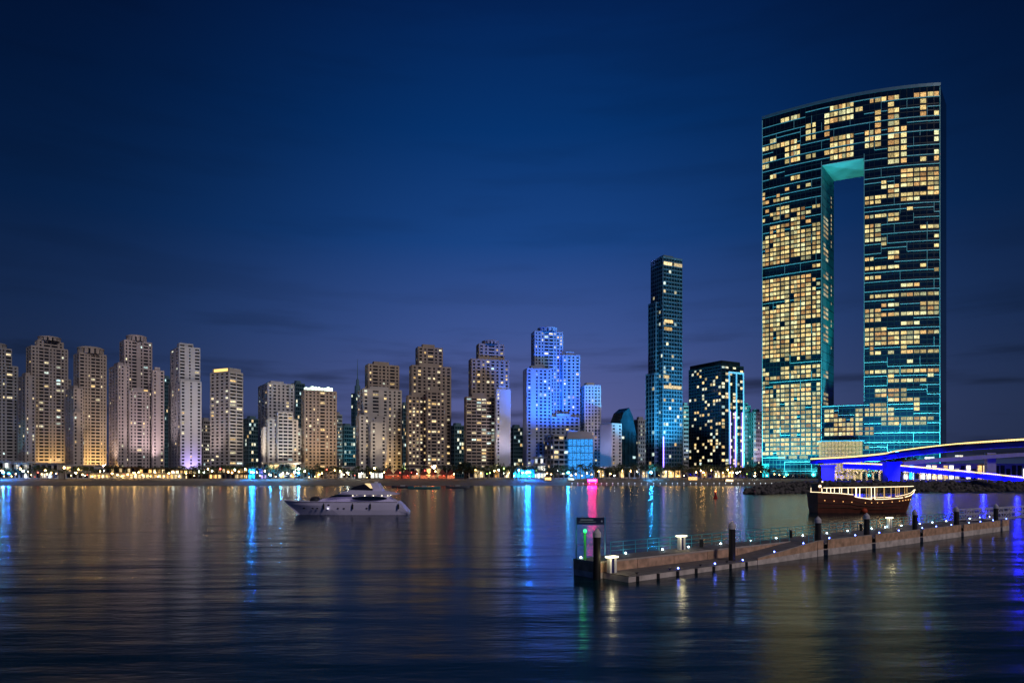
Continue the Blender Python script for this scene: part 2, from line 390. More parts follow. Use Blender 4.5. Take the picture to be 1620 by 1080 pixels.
f = block(T, B_CREAM, 548, 333, 363, 384, 588, ang=42, colsL='mmmm', colsR='gg', lit=.10, cool=.35, ph=.5)
g = MB(); c, dr, dl = f['C'], f['dr'], f['dl']; g.obox(c, dr, dl, 1, f['wr'] - 1, 1, f['wl'] - 1, f['z1'] + .6, f['z1'] + 3.6)
g.build('crown', B_CREAM, T)
g = MB(); g.obox(c, dr, dl, .8, 1.2, 3, f['wl'] - 3, f['z1'] + 1, f['z1'] + 3.2); g.build('crown_light', mat('crown_gold', (.8, .5, .2), .5, 0, 0, 1, (1, .62, .18), 1.6), T)
flood(f, (1, .85, .7), 44625, fa=-.3)
T = tower('white cream tower with bright floodlit stepped block in front', 440, 548)
f = block(T, B_WHITE, 556, 409, 424, 465, 606, colsL='nnn', colsR='nmnnmn', lit=.05)
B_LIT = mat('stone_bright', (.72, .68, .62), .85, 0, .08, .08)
for (a, b, yt, Yd) in ((414, 478, 676, 541), (421, 471, 663, 539), (437, 463, 652, 537)): fq = block(T, B_LIT, Yd, a, a + 3, b, yt, colsR='nmwmn' if b - a > 30 else 'www', lit=.04, roof=False)
flood(fq, (1, .90, .74), 55781, off=30, tz=.5); flood(fq, (1, .90, .74), 26031, off=30, fa=-1, tz=.5); flood(fq, (1, .90, .74), 26031, off=30, fa=2, tz=.5)
T = tower('tan tower crowned with a bright white lit roof garden', 505, 550)
f = block(T, B_TAN, 550, 477, 482, 532, 617, colsR='nmnnwnmn', lit=.09)
g = MB()
for i in range(9): g.obox(f['C'], f['dr'], f['dl'], 1 + i * f['wr'] / 10, 2.4 + i * f['wr'] / 10, 1, 6, f['z1'] + .6, f['z1'] + 2.4 + 1.6 * random.random())
g.build('roof_lights', mat('roof_white_light', (.8, .9, .8), .5, 0, 0, 1, (.75, 1, .85), 2.2), T)
flood(f, (1, .70, .50), 40906)
flood(f, GOLD, 11687, off=26, fa=.5, tz=.1, ang=100)
T = tower('cream tower with stepped shoulders and grey recessed top, left of the red restaurant', 600, 548)
f = block(T, B_TAN, 560, 578, 583, 631, 576, colsR='nwnmnwn', lit=.09)
block(T, B_CREAM, 552, 566, 575, 635, 615, colsL='nn', colsR='mbwbmnnm', lit=.09); fq = block(T, B_CREAM, 544, 564, 569, 611, 657, colsL='nn', colsR='nnbnbn', lit=.05); block(T, B_CREAM, 540, 584, 587, 611, 668, colsR='nbn', lit=.05)
flood(fq, (1, .82, .62), 29750, off=34, fa=.2, tz=.9); flood(fq, (1, .82, .62), 29750, off=34, fa=1.2, tz=.9)
flood(f, GOLD, 11687, off=26, fa=.5, tz=.1, ang=100)
T = tower('tan tower full of amber lit windows behind the red restaurant', 680, 548)
f = block(T, B_TAN, 562, 658, 662, 700, 549, colsR='mnwnm', lit=.10, cool=.1); block(T, B_TAN, 556, 648, 652, 713, 578, colsR='nmnmnmnm', lit=.14, cool=.1)
fq = block(T, B_TAN, 546, 643, 646, 675, 626, colsR='mmmmm', lit=.22, cool=.05); block(T, B_TAN, 543, 674, 676, 703, 619, colsR='mwmm', lit=.22, cool=.05)
flood(fq, (1, .62, .30), 40906, off=22, fa=1.0)
flood(f, GOLD, 11687, off=26, fa=.5, tz=.1, ang=100)
T = tower('tan tower with rounded top, green lit lower floors and a blank pale right slab', 770, 548)
f = block(T, B_TAN, 562, 754, 758, 797, 544, colsR='mnwnm', lit=.12, cool=.1); drum(T, B_TAN, f, .5, .4, 7, 2); block(T, B_TAN, 556, 742, 746, 805, 568, colsR='nmnmmnmn', lit=.08, cool=.2)
fq = block(T, B_TAN, 545, 735, 738, 785, 628, colsR='gggggg', lit=.2, cool=.5, ph=.5)
f3 = block(T, B_WHITE, 543, 783, 785, 807, 616, colsR='nbbb', lit=.1, cool=.4)
flood(f3, (.75, .70, 1), 26031, off=22); flood(f3, (1, .5, .2), 13015, off=10, tz=.08); flood(fq, (1, .66, .4), 26031)
flood(fq, GOLD, 9562, off=14, fa=.4, tz=.1, ang=100)
B_HOTEL = mat('stone_hotel', (.36, .42, .55), .85, 0, .10, .08)
T = tower('tall hotel tower floodlit deep blue with three stepped masses', 870, 550)
f = block(T, B_HOTEL, 560, 841, 846, 890, 524, colsL='mm', colsR='nmnwwnmn', lit=.10); drum(T, B_HOTEL, f, .5, .4, 8, 2.4)
block(T, B_HOTEL, 562, 889, 890, 917, 562, colsR='nmnm', lit=.09)
fq = block(T, B_HOTEL, 550, 828, 834, 872, 583, colsL='bb', colsR='mbnmmn', lit=.06); block(T, B_HOTEL, 553, 871, 872, 916, 660, colsR='mmnmmm', lit=.05)
for fa, p in ((.2, 170000), (.9, 230000), (1.5, 190000)): flood(fq, (.015, .16, 1), p, off=40, fa=fa, tz=.55, ang=88, up=34)
for fa, p in ((-.1, 16000), (.45, 12000)): flood(fq, (.015, .16, 1), p, off=16, fa=fa, tz=.35, ang=110, up=3)
flood(fq, (1, .6, .5), 5000, off=14, fa=-.5)
T = tower('lower violet tinted tower joined to the right of the blue hotel', 935, 560)
f = block(T, B_WHITE, 562, 917, 925, 950, 610, colsL='gg', colsR='nmnmn', lit=.04); flood(f, (.75, .6, 1), 26000)
T = tower('low tower with blank lavender wall beside the slanted glass office', 966, 548)
f = block(T, B_WHITE, 546, 950, 968, 983, 670, ang=45, colsL='bbbb', colsR='mbm', lit=.02, roof=False); flood(f, (.8, .55, 1), 14000, fa=-.8); flood(f, (1, .6, .5), 8000, fa=.5)

# slanted glass office
T = tower('teal glass office with sail shaped sloping roof', 990, 556, 'glass_office')
f = block(T, M_GLASST, 556, 966, 982, 1006, 684, ang=35, colsL='ggg', colsR='gggg', lit=.04, glass=M_GLASST, roof=False, ph=.8)
g = MB(); c, dr, dl = f['C'], f['dr'], f['dl']
pr = [(0, 0), (0, 9), (3, 16), (f['wr'] * .55, 20), (f['wr'] * .8, 13), (f['wr'], 0)]
for b0 in (0,):
    rg = [[(c.x + dr.x * a + dl.x * b, c.y + dr.y * a + dl.y * b, f['z1'] + .6 + z) for a, z in pr] for b in (0, f['wl'])]
    g.loft(rg)
g.build('sail_roof', M_GLASST, T)

# tall slender glass tower
T = tower('tall slender blue glass tower, highest left of the arch shaped hotel', 1052, 560, 'glass_tower')
M_FIN = mat('fin_metal', (.16, .28, .34), .35, .3, .1)
f = block(T, M_FIN, 556, 1030, 1049, 1079, 406, ang=38, colsL='gggggg', colsR='ggggggg', fh=3.3, ph=.78, glass=M_GLASST, lit=.06, cool=.4)
f2 = block(T, M_FIN, 559, 1022, 1036, 1049, 590, ang=38, colsL='ggg', colsR='gg', fh=3.6, ph=.8, glass=M_GLASST, lit=.06, cool=.6, roof=False)
f3 = block(T, M_FIN, 560, 1026, 1038, 1050, 478, ang=38, colsL='ggg', colsR='gg', fh=3.6, ph=.8, glass=M_GLASST, lit=.05, cool=.6, roof=False)
P, d, n = f['C'], f['dr'], -f['dl']
for z, (a0, a1) in ((f['z1'] - 6.5, (.55, .98)), (f['z1'] - 6.5, (.02, .45)), (zat(614, 556), (.02, .95)), (zat(510, 556), (.05, .5)), (zat(522, 556), (.05, .45)), (zat(598, 556), (0, .3))):
    g = MB(); g.obox(P, d, n, f['wr'] * a0, f['wr'] * a1, .46, .52, z, z + 2.6); g.build('lit_floor', M_LW, T)
g = MB(); g.obox(P, d, n, -.5, .5, .5, .7, GZ + 8, zat(690, 556)); g.build('violet_light_strip', mat('violet_led', (.3, .2, .8), .5, 0, 0, 1, (.35, .22, 1), 3.5), T)
flood(f, (.07, .50, .9), 800000, off=34, fa=-.6, tz=.55, ang=100); flood(f, (.07, .50, .9), 420000, off=34, fa=.4, tz=.6, ang=90); flood(f, (.4, .3, 1), 7000, off=10, fa=0, tz=.1)
spot('crown_light', (f['C'].x - 12, f['C'].y + 6, f['z1'] + 2), (f['C'].x - 6, f['C'].y + 16, f['z1'] + 1), (.3, .3, 1), 1500, 120)

# black glass block with blue frame
T = tower('black glass tower with gold windows and a blue violet lit frame', 1132, 556, 'glass_tower')
M_BFIN = mat('black_fin', (.015, .03, .035), .3, .2, .1)
f = block(T, M_BFIN, 548, 1090, 1141, 1176, 577, ang=46, colsL='gggggggggggg', colsR='gggggg', fh=2.7, ph=.80, glass=M_GLASSN, lit=.22, cool=.28)
g = MB(); P, d, n, wr = f['C'], f['dr'], -f['dl'], f['wr']
zt = zat(589, 548)
for a0, a1 in ((.30, .34), (.62, .66), (.94, .98)): g.obox(P, d, n, wr * a0, wr * a1, .5, 1.3, GZ + 3, zt)
g.obox(P, d, n, wr * .30, wr * .98, .5, 1.32, zt, zt + 1.3)
g.build('portal_frame', mat('portal_white', (.6, .7, .8), .4, 0, .05, 1, (.04, .35, .8), .28), T)
g = MB()
for a0 in (.36, .59, .91): g.obox(P, d, n, wr * a0, wr * (a0 + .025), .6, 1.0, GZ + 3, zat(650, 548))
g.build('light_strip', MATS['violet_led'], T)
q = P + d * wr * .6
spot('facade_floodlight', (q.x, q.y - 16, GZ + 5), (q.x, q.y, 40), (.2, .25, 1), 30000, 70)
f2 = block(T, M_BFIN, 551, 1092, 1141, 1170, 571, ang=46, z0=f['z1'] - 1, colsL='gggg', colsR='ggg', fh=3, ph=.8, glass=M_GLASST, lit=.0, roof=False)

# far towers standing behind in the gaps
def far(label, xl, xr, ytop, Y, glass=True, lit=.08, cool=.6, wall=None, cols='ggggg', flo=None, spire=None):
    T = tower(label, (xl + xr) / 2, Y)
    w = wall or (M_FIN if glass else B_GREY)
    f = block(T, w, Y, xl - 1, xl + (xr - xl) * .3, xr, ytop, ang=30, colsL='ggg' if glass else 'mm', colsR=cols, fh=4, ph=.75 if glass else .5, glass=M_GLASST if glass else None, lit=lit, cool=cool, roof=True)
    if spire:
        g = MB(); c = f['C'] + f['dr'] * f['wr'] * .4 + f['dl'] * f['wl'] * .5; zt = zat(spire, Y)
        g.lathe((c.x, c.y, f['z1']), [(3.4, 0), (3.2, 9), (1.8, 10), (1.6, 16), (.5, 17), (.15, zt - f['z1'])], 10); g.build('spire', M_FIN, T)
    if flo: flood(f, flo[0], flo[1], off=30)
    return f
far('dark far tower in the gap between the two leftmost beige towers', 98, 112, 600, 700, False, .05)
far('narrow dark far tower behind the right side of the pink floodlit tower', 255, 273, 598, 720, True, .04)
far('low grey far tower between the violet uplit tower and gold crowned tower', 316, 336, 665, 700, False, .1)
far('dark teal far tower right of the gold crowned tower', 386, 412, 662, 690, True, .12)
far('teal glass far tower behind the roof garden tower', 462, 482, 606, 700, True, .08)
far('low dark far tower just right of the roof garden tower', 530, 541, 656, 680, False, .1)
far('teal lit curved glass far tower left of the stepped shoulder tower', 537, 562, 674, 690, True, .16, .8, flo=((.2, .8, .9), 30000))
far('slim far tower with tall thin spire', 557, 578, 622, 760, True, .12, .7, spire=566)
far('dark far tower between stepped shoulder tower and amber window tower', 634, 648, 640, 720, True, .12)
far('low teal far tower right of the amber window tower', 712, 737, 673, 700, True, .14)
far('low teal far tower left of the blue hotel', 806, 829, 676, 700, True, .2, .7)
far('grey far tower left of the tall slender glass tower', 1004, 1023, 664, 650, False, .1, .6, cols='mmmm', flo=((.6, .8, 1), 20000))
far('pale banded far tower between the slender glass tower and the black glass tower', 1077, 1092, 642, 640, False, .1, .6, wall=B_WHITE, cols='ggg', flo=((.6, .65, 1), 22000))
far('white far apartment tower left of the arch shaped hotel', 1186, 1208, 652, 640, False, .08, .5, wall=B_WHITE, cols='mmmmm', flo=((.8, .8, 1), 16000))
far('pale narrow far tower right of the violet lit frame', 1175, 1187, 642, 650, False, .06, .5, wall=B_WHITE, cols='mmm', flo=((.85, .6, 1), 18000))

# office with sunshades and the blue glass cube in front of the blue hotel
T = tower('low grey office with horizontal sunshades in front of the blue hotel', 882, 535, 'office_block')
f = block(T, B_GREY, 532, 862, 876, 900, 688, ang=30, colsL='mmm', colsR='ggg', fh=3.6, ph=.62, lit=.22, cool=.35, roof=False)
T = tower('glass cube glowing bright blue beside the grey office', 918, 535, 'blue_glass_pavilion')
c0 = at(899, 735, 534); zb, zt = GZ, zat(694, 534); w = xat(938, 534) - c0.x
g = MB(); g.box(c0.x, c0.x + w, 534, 552, zb, zt); g.build('glow_core', window_mat('blue_glow', [(.01, .10, .75), (.02, .22, 1), (.05, .42, 1)], .55, 1.2), T)
for k in range(6):
    g = MB(); z = zb + 4 + k * (zt - zb - 4) / 5.0; g.box(c0.x - .3, c0.x + w + .3, 533.5, 552.4, z - .25, z + .25); g.build('floor_edge', M_DARK, T)
for k in range(7):
    g = MB(); x = c0.x + k * w / 6.0; g.box(x - .12, x + .12, 533.6, 533.95, zb, zt); g.build('mullion', M_DARK, T)
g = MB(); g.hexa([(c0.x - 1.5, 533, zt), (c0.x + w + 1, 533, zt), (c0.x + w + 1, 553, zt), (c0.x - 1.5, 553, zt), (c0.x + .5, 534, zt + 7), (c0.x + w - 1, 534, zt + 5.5), (c0.x + w - 1, 552, zt + 5.5), (c0.x + .5, 552, zt + 7)]); g.build('roof', B_GREY, T)

# ------------------------------------------------------------------ the arch shaped hotel (two legs joined at the top)
def Yh(x):     # depth of the curved front at photo column x
    a, b, c = 1207., 1348., 1487.; A, B, C_ = 579.3, 545.0, 529.5
    return A * (x - b) * (x - c) / ((a - b) * (a - c)) + B * (x - a) * (x - c) / ((b - a) * (b - c)) + C_ * (x - a) * (x - b) / ((c - a) * (c - b))
def Ph(x): y = Yh(x); return Vector((xat(x, y), y))
DB = Vector((23.8, 29.6))
TH = thing('arch_hotel', 'huge arch shaped glass hotel with two legs and hundreds of gold lit windows', 'hotel', (Ph(1348).x, Ph(1348).y, GZ))
TOWERS.append((1340, TH))
cols_l = [(1206.4, 1210.3), (1211, 1216.4), (1218.5, 1223), (1223.6, 1228), (1228.6, 1233.3), (1235.4, 1241), (1242, 1248.3), (1251.4, 1256), (1256.4, 1260.7), (1261.1, 1265.3), (1267.4, 1273.3), (1275, 1282.6), (1285.4, 1290.2), (1292, 1297.4)]
cols_m = [(1304.5, 1312), (1313.5, 1318.7), (1319.5, 1325), (1327, 1332), (1332.6, 1337.5), (1339.5, 1344.5), (1345.2, 1350), (1353.5, 1358.6), (1359.3, 1364.6)]
cols_r = [(1368.5, 1374.7), (1376.4, 1381.7), (1384.4, 1393.3), (1394.4, 1402), (1405, 1414), (1415, 1422), (1425.4, 1434), (1435, 1444), (1446, 1454.4), (1456, 1465), (1467.8, 1476.7), (1478, 1485)]
ZT, ZS, ZL, Z0 = 310.0, 259.0, 63.5, GZ
FLR = 3.72; ZU = 252.4; FU = 5.0
def ring(x0, x1, n): return [Ph(x0 + (x1 - x0) * i / n) for i in range(n + 1)]
def shell(mb, x0, x1, z0, z1, n, ends=(True, True)):
    fr = ring(x0, x1, n); bk = [p + DB for p in fr]
    for i in range(n):
        mb.poly([(*fr[i], z0), (*fr[i + 1], z0), (*fr[i + 1], z1), (*fr[i], z1)])
        mb.poly([(*bk[i + 1], z0), (*bk[i], z0), (*bk[i], z1), (*bk[i + 1], z1)])
        mb.poly([(*fr[i], z1), (*fr[i + 1], z1), (*bk[i + 1], z1), (*bk[i], z1)])
        if z0 > 50: mb.poly([(*fr[i], z0), (*bk[i], z0), (*bk[i + 1], z0), (*fr[i + 1], z0)])
    if ends[0]: mb.poly([(*fr[0], z0), (*fr[0], z1), (*bk[0], z1), (*bk[0], z0)])
    if ends[1]: mb.poly([(*fr[-1], z0), (*bk[-1], z0), (*bk[-1], z1), (*fr[-1], z1)])
M_HG = mat('hotel_glass', (.004, .015, .032), .10, 0, .5, .05)
g = MB(); shell(g, 1206, 1300, Z0, ZT, 12); g.build('glass_leg', M_HG, TH)
g = MB(); shell(g, 1366.5, 1487, Z0, ZT, 12); g.build('glass_leg', M_HG, TH)
g = MB(); shell(g, 1300, 1366.5, ZS, ZT - .05, 8, (False, False)); g.build('glass_bridge', M_HG, TH)
g = MB(); shell(g, 1300, 1366.5, Z0, ZL, 8, (False, False)); g.build('glass_link', M_HG, TH)
g = MB()
fr = ring(1300.2, 1366.3, 8)
g.prism([*fr, *[p + DB for p in reversed(fr)]], ZS - .5, ZS - .08); g.build('soffit', mat('soffit_panel', (.55, .62, .60), .5, 0, .15, .1), TH)
fr = ring(1205.5, 1487.5, 24); g = MB()
for i in range(24):
    nn = Vector((-(fr[i + 1] - fr[i]).y, (fr[i + 1] - fr[i]).x)).normalized()
    g.obox((0, 0), (1, 0), (0, 1), 0, 0, 0, 0, 0, 0) if False else None
    a, b = fr[i], fr[i + 1]
    g.hexa([(*(a - nn * .5), ZT - 1), (*(b - nn * .5), ZT - 1), (*(b + nn * .6), ZT - 1), (*(a + nn * .6), ZT - 1), (*(a - nn * .5), ZT + 1.4), (*(b - nn * .5), ZT + 1.4), (*(b + nn * .6), ZT + 1.4), (*(a + nn * .6), ZT + 1.4)])
g.build('parapet', M_FIN, TH)
floors = []
z = Z0 + 4.2
while z + FLR < ZU: floors.append((z, FLR)); z += FLR
while z + FU < ZT - 2: floors.append((z, FU)); z += FU
def bar(mb, x0, x1, z0, z1, o0, o1, n=1):
    for i in range(n):
        a, b = Ph(x0 + (x1 - x0) * i / n), Ph(x0 + (x1 - x0) * (i + 1) / n); nn = Vector(((b - a).y, -(b - a).x)).normalized()
        mb.hexa([(*(a + nn * o1), z0), (*(b + nn * o1), z0), (*(b + nn * o0), z0), (*(a + nn * o0), z0), (*(a + nn * o1), z1), (*(b + nn * o1), z1), (*(b + nn * o0), z1), (*(a + nn * o0), z1)])
def solid(x, z): return (x < 1300 or x > 1366.5) or z > ZS + 1 or z < ZL - 1
# dark floor edges and mullions
g = MB()
for z, h in floors:
    for x0, x1 in ((1206, 1300), (1366.5, 1487)): bar(g, x0, x1, z - .35, z + .35, -.05, .16, 6)
    if z > ZS + 1 or z < ZL - 1: bar(g, 1300.05, 1366.45, z - .35, z + .35, -.05, .16, 5)
g.build('floor_edges', mat('hotel_spandrel', (.020, .045, .055), .4), TH, stuff=True)
g = MB()
for cs, z0, z1 in ((cols_l, Z0, ZT - 1), (cols_r, Z0, ZT - 1), (cols_m, ZS + .2, ZT - 1), (cols_m, Z0, ZL - .2)):
    for i in range(len(cs) - 1):
        c = (cs[i][1] + cs[i + 1][0]) / 2; bar(g, c - .35, c + .35, z0, z1, -.05, .22)
g.build('mullions', MATS['hotel_spandrel'], TH, stuff=True)
# lit windows: rectangles read from the photograph (crop origin, scale, x0, x1, y0, y1 at the middle, share lit)
LIT = []
def L(ox, oy, s, rows):
    for r in rows:
        x0, x1, y0, y1 = r[:4]; p = r[4] if len(r) > 4 else 1.0
        LIT.append((ox + x0 / s, ox + x1 / s, oy + y0 / s, oy + y1 / s, p))
L(1200, 130, 7.2, [(250, 470, 362, 425), (790, 1080, 215, 285), (725, 1080, 290, 395), (745, 812, 415, 640), (815, 1080, 390, 450), (530, 662, 460, 690), (820, 1080, 605, 845), (725, 810, 755, 825), (530, 660, 785, 855), (300, 478, 735, 945), (140, 425, 685, 765), (145, 190, 605, 675), (40, 95, 715, 795), (40, 95, 850, 920), (40, 95, 950, 1020), (145, 190, 815, 885), (145, 190, 1025, 1090), (375, 470, 1035, 1115)])
L(1350, 125, 7.2, [(180, 520, 170, 250), (690, 960, 118, 188), (20, 110, 278, 372), (390, 445, 240, 330), (755, 825, 200, 285), (385, 515, 325, 555), (248, 315, 360, 580), (750, 825, 308, 418), (910, 975, 325, 415), (135, 315, 592, 808), (398, 604, 565, 990), (910, 975, 545, 630), (910, 975, 650, 740), (910, 975, 760, 848), (910, 975, 866, 915), (762, 828, 870, 965)])
L(1200, 270, 7.2, [(140, 190, 20, 85), (370, 472, 30, 112), (545, 600, 110, 190), (60, 355, 190, 345, .55), (55, 355, 395, 545, .55), (372, 540, 395, 545, .9), (615, 700, 395, 445), (555, 602, 465, 515), (370, 472, 565, 1000), (482, 602, 635, 995), (255, 352, 575, 1045, .93), (138, 242, 635, 1065, .93), (42, 122, 725, 1085, .9), (612, 702, 560, 965, .85), (545, 600, 565, 612), (612, 702, 1030, 1070)])
L(1350, 260, 7.2, [(545, 975, 55, 265), (312, 382, 200, 305), (392, 522, 200, 305), (842, 975, 265, 325), (130, 382, 365, 425), (392, 522, 350, 400), (542, 975, 330, 385), (542, 758, 388, 445), (130, 322, 428, 485), (608, 682, 498, 552), (130, 382, 585, 645), (392, 522, 570, 628), (130, 322, 698, 905), (316, 380, 848, 905), (756, 975, 655, 710), (918, 975, 765, 815)])
L(1350, 400, 7.2, [(130, 242, 28, 125), (392, 522, -5, 95), (392, 522, 108, 205), (316, 380, 118, 218), (130, 315, 176, 228), (130, 315, 282, 328), (762, 830, 138, 192), (918, 975, 138, 190), (538, 758, 357, 412), (186, 975, 428, 518), (316, 522, 543, 598), (130, 380, 607, 655), (130, 315, 658, 772), (316, 975, 638, 692), (762, 975, 528, 728), (538, 758, 797, 848), (130, 380, 822, 873), (130, 522, 876, 928), (538, 975, 857, 908), (130, 758, 918, 965), (130, 758, 968, 1035)])
L(1200, 410, 7.2, [(612, 702, 25, 120), (42, 600, 190, 395, .96), (365, 475, 165, 215), (610, 702, 180, 540, .85), (42, 240, 400, 500, .9), (255, 600, 400, 545, .7), (42, 240, 505, 610, .45), (42, 702, 560, 690, .97), (42, 530, 690, 760, .97), (42, 702, 765, 900, .96), (125, 702, 895, 920), (42, 702, 930, 1090, .97)])
L(1350, 540, 5.687, [(100, 590, -2, 22), (598, 772, 46, 128), (425, 590, 88, 132), (332, 368, 78, 132), (100, 245, 78, 112, .7), (598, 772, 138, 172), (98, 772, 232, 268), (318, 402, 272, 302, .7), (312, 648, 318, 392), (198, 482, 412, 482), (308, 542, 488, 562), (128, 292, 532, 572), (548, 602, 518, 562), (-10, 352, 588, 662), (-10, 78, 676, 744), (258, 652, 676, 742), (-10, 182, 752, 834)])
L(1200, 550, 5.687, [(25, 555, 0, 60, .95), (100, 560, 95, 130, .75), (25, 95, 185, 960, .93), (185, 560, 170, 280, .85), (100, 180, 260, 300, .8), (100, 560, 300, 545, .92), (100, 560, 545, 700, .88), (100, 560, 700, 965, .92), (590, 700, 540, 690, .9), (690, 860, 620, 690, .85), (480, 860, 705, 785, .92)])
LITSET = []
frame_block = set()
for ci, cs in enumerate((cols_l, cols_m, cols_r)):
    for (x0, x1) in cs:
        xc = (x0 + x1) / 2
        for fi, (z, h) in enumerate(floors):
            zc = z + h * .5
            if not solid(xc, zc) or z < Z0 + 6: continue
            if ci == 1 and z < 38: continue
            ok = False
            for (a, b, t, u, p) in LIT:
                if a - .6 <= xc <= b + .6:
                    xm = (a + b) / 2; Ym = Yh(min(max(xm, 1206), 1487))
                    if zat(u, Ym) <= zc <= zat(t, Ym) and random.random() < p: ok = True; break
            if not ok and z < ZU and random.random() < .015: ok = True
            if ok: LITSET.append((x0, x1, z, h)); frame_block.add((round(xc), fi))
rest = MB()
LITSET.sort(key=lambda w: -(w[1] - w[0]) * w[3])
for i, (x0, x1, z, h) in enumerate(LITSET):
    a, b = Ph(x0), Ph(x1); nn = Vector(((b - a).y, -(b - a).x)).normalized() * .1
    pts = [(*(a + nn), z + h * .17), (*(b + nn), z + h * .17), (*(b + nn), z + h * .84), (*(a + nn), z + h * .84)]
    if i < 300:
        m = MB(); m.poly(pts); m.build('lit_window', M_HERO, TH)
    else: rest.poly(pts)
rest.build('smaller_lit_windows', M_HERO, TH, stuff=True)
# windows in the inner flank of the left leg
g = MB(); A = Ph(1300); nn = Vector((DB.y, -DB.x)).normalized() * .07
g.poly([(*(A + DB * .01 + nn), ZL + .2), (*(A + DB * .99 + nn), ZL + .2), (*(A + DB * .99 + nn), ZS - .6), (*(A + DB * .01 + nn), ZS - .6)]); g.build('flank_teal_sheet', mat('flank_teal', (.05, .22, .25), .4, .1, .25, .08), TH)  # teal sheet added over the flank glass so teal light shows on it
for k in range(1, 26):
    g = MB(); z = ZL + k * 7.44
    if z < ZS - 4: g.hexa([(*(A + DB * t + nn * o), zz) for zz in (z - .15, z + .15) for t, o in ((.01, 1.1), (.99, 1.1), (.99, 3), (.01, 3))]); g.build('flank_band', MATS['hotel_spandrel'], TH)
g = MB()
A = Ph(1300); nn = Vector((DB.y, -DB.x)).normalized() * .12
for z, h in floors:
    yp = HY - (z + h / 2 - CH) * F / 566.0
    for t0, t1, rr in ((.14, .30, ((345, 380, .9), (384, 412, .8), (430, 470, .9), (484, 508, .9), (514, 540, .9), (582, 602, .8), (618, 640, .9))), (.32, .50, ((345, 380, .9), (390, 412, .6), (430, 470, .9), (484, 508, .9), (514, 540, .9), (582, 602, .9), (618, 640, .9))), (.74, .80, ((300, 392, .9), (430, 560, .4)))):
        for y0, y1, p in rr:
            if y0 <= yp <= y1 and random.random() < p:
                a, b = A + DB * t0 + nn, A + DB * t1 + nn
                g.poly([(*a, z + h * .2), (*b, z + h * .2), (*b, z + h * .8), (*a, z + h * .8)])
g.build('flank_lit_windows', window_mat('lit_window_flank', WARM, .3, .8), TH, stuff=True)
# pale metal frames drawn over the glass like a pattern of bricks
M_FRAME = mat('hotel_frame_glow', (.45, .60, .62), .45, .1, .1, .1, (.03, .42, .50), .16, sample=False)  # faint teal glow stands in for floodlight on the metal
lit_at = lambda x, z: any((x0 - 1 <= x <= x1 + 1) and (zz + h * .2 < z < zz + h * .8) for (x0, x1, zz, h) in LITSET)
rng = random.Random(11)
def frames(x0, x1, zlo, zhi, edges):
    zz = 55.5 - 7.44 * 7
    lines = []
    while zz < zhi:
        if zz > zlo: lines.append(zz)
        zz += 7.44
    for li, z in enumerate(lines):
        e = sorted(edges); i = 0
        while i < len(e) - 1:
            j = min(len(e) - 1, i + rng.randint(3, 8)); a, b = e[i], e[j]
            if rng.random() < .95:
                zj = z + (3.72 if rng.random() < .12 else 0)
                segs = []; run = None
                for k in range(i, j):
                    free = not lit_at((e[k] + e[k + 1]) / 2, zj + .3)
                    if free and run is None: run = e[k]
                    if not free and run is not None: segs.append((run, e[k])); run = None
                if run is not None: segs.append((run, b))
                for s0, s1 in segs:
                    if s1 - s0 > 4: m = MB(); bar(m, s0, s1, zj - .24, zj + .24, .05, .55, max(1, int((s1 - s0) / 10))); m.build('frame_bar', M_FRAME, TH)
            if z + 7.44 < zhi and rng.random() < .8 and not lit_at(b, z + 3.7) and b < x1 - 2:
                m = MB(); bar(m, b - .22, b + .22, z + .26, z + 7.18, .05, .52); m.build('frame_bar', M_FRAME, TH)
            i = j
eL = [1206] + [(cols_l[i][1] + cols_l[i + 1][0]) / 2 for i in range(len(cols_l) - 1)] + [1299.7]
eM = [(cols_m[i][1] + cols_m[i + 1][0]) / 2 for i in range(len(cols_m) - 1)]
eR = [1366.8] + [(cols_r[i][1] + cols_r[i + 1][0]) / 2 for i in range(len(cols_r) - 1)] + [1486.5]
frames(1206, 1299.7, 8, ZS, eL); frames(1366.8, 1486.5, 8, ZS, eR); frames(1206, 1486.5, ZS + 1, ZT - 2, eL + eM + eR); frames(1300, 1366, 36, ZL, [1300.2] + eM + [1366.2])
for x, z0, z1 in ((1299.5, 20, 262), (1367, 66, 262), (1486.6, 14, ZT - 2), (1206.2, 14, ZT - 2)):
    m = MB(); bar(m, x - .28, x + .28, z0, z1, .05, .6); m.build('frame_bar', M_FRAME, TH)
# gold lit entrance hall in front of the link, low glass base with cyan corner
g = MB(); p = at(1299, 722, 536); q = at(1365, 722, 528)
u = Vector((q.x - p.x, q.y - p.y)); wd = u.length; u.normalize(); v = Vector((-u.y, u.x)); zt, zb = zat(697, 532), GZ
g.obox(p, u, v, .3, wd - .3, .3, 12, zb, zt - .4); g.build('entrance_hall_glazing', window_mat('gold_hall', [(1, .72, .25), (1, .8, .36), (1, .86, .45)], .55, .8), TH)
for k in range(13):
    m = MB(); m.obox(p, u, v, wd * k / 12 - .1, wd * k / 12 + .1, -.05, .25, zb, zt - .4); m.build('hall_mullion', mat('bronze', (.10, .07, .03), .4, .5), TH)
for z in (zt - 4.6, zt - 7.6, zt - 10.5):
    m = MB(); m.obox(p, u, v, 0, wd, -.1, .22, z - .18, z + .18); m.build('hall_transom', MATS['bronze'], TH)
m = MB(); m.obox(p, u, v, -1, wd + 1, -1.2, 13, zt - .4, zt + .4); m.build('hall_roof', M_FIN, TH)
m = MB(); a, b = Ph(1206.3), Ph(1216.5); bar(m, 1206.5, 1216.5, GZ + 1, 17, .3, .5); m.build('cyan_corner_light', mat('cyan_led', (.1, .6, .6), .5, 0, 0, 1, (.03, .8, .85), .75), TH)
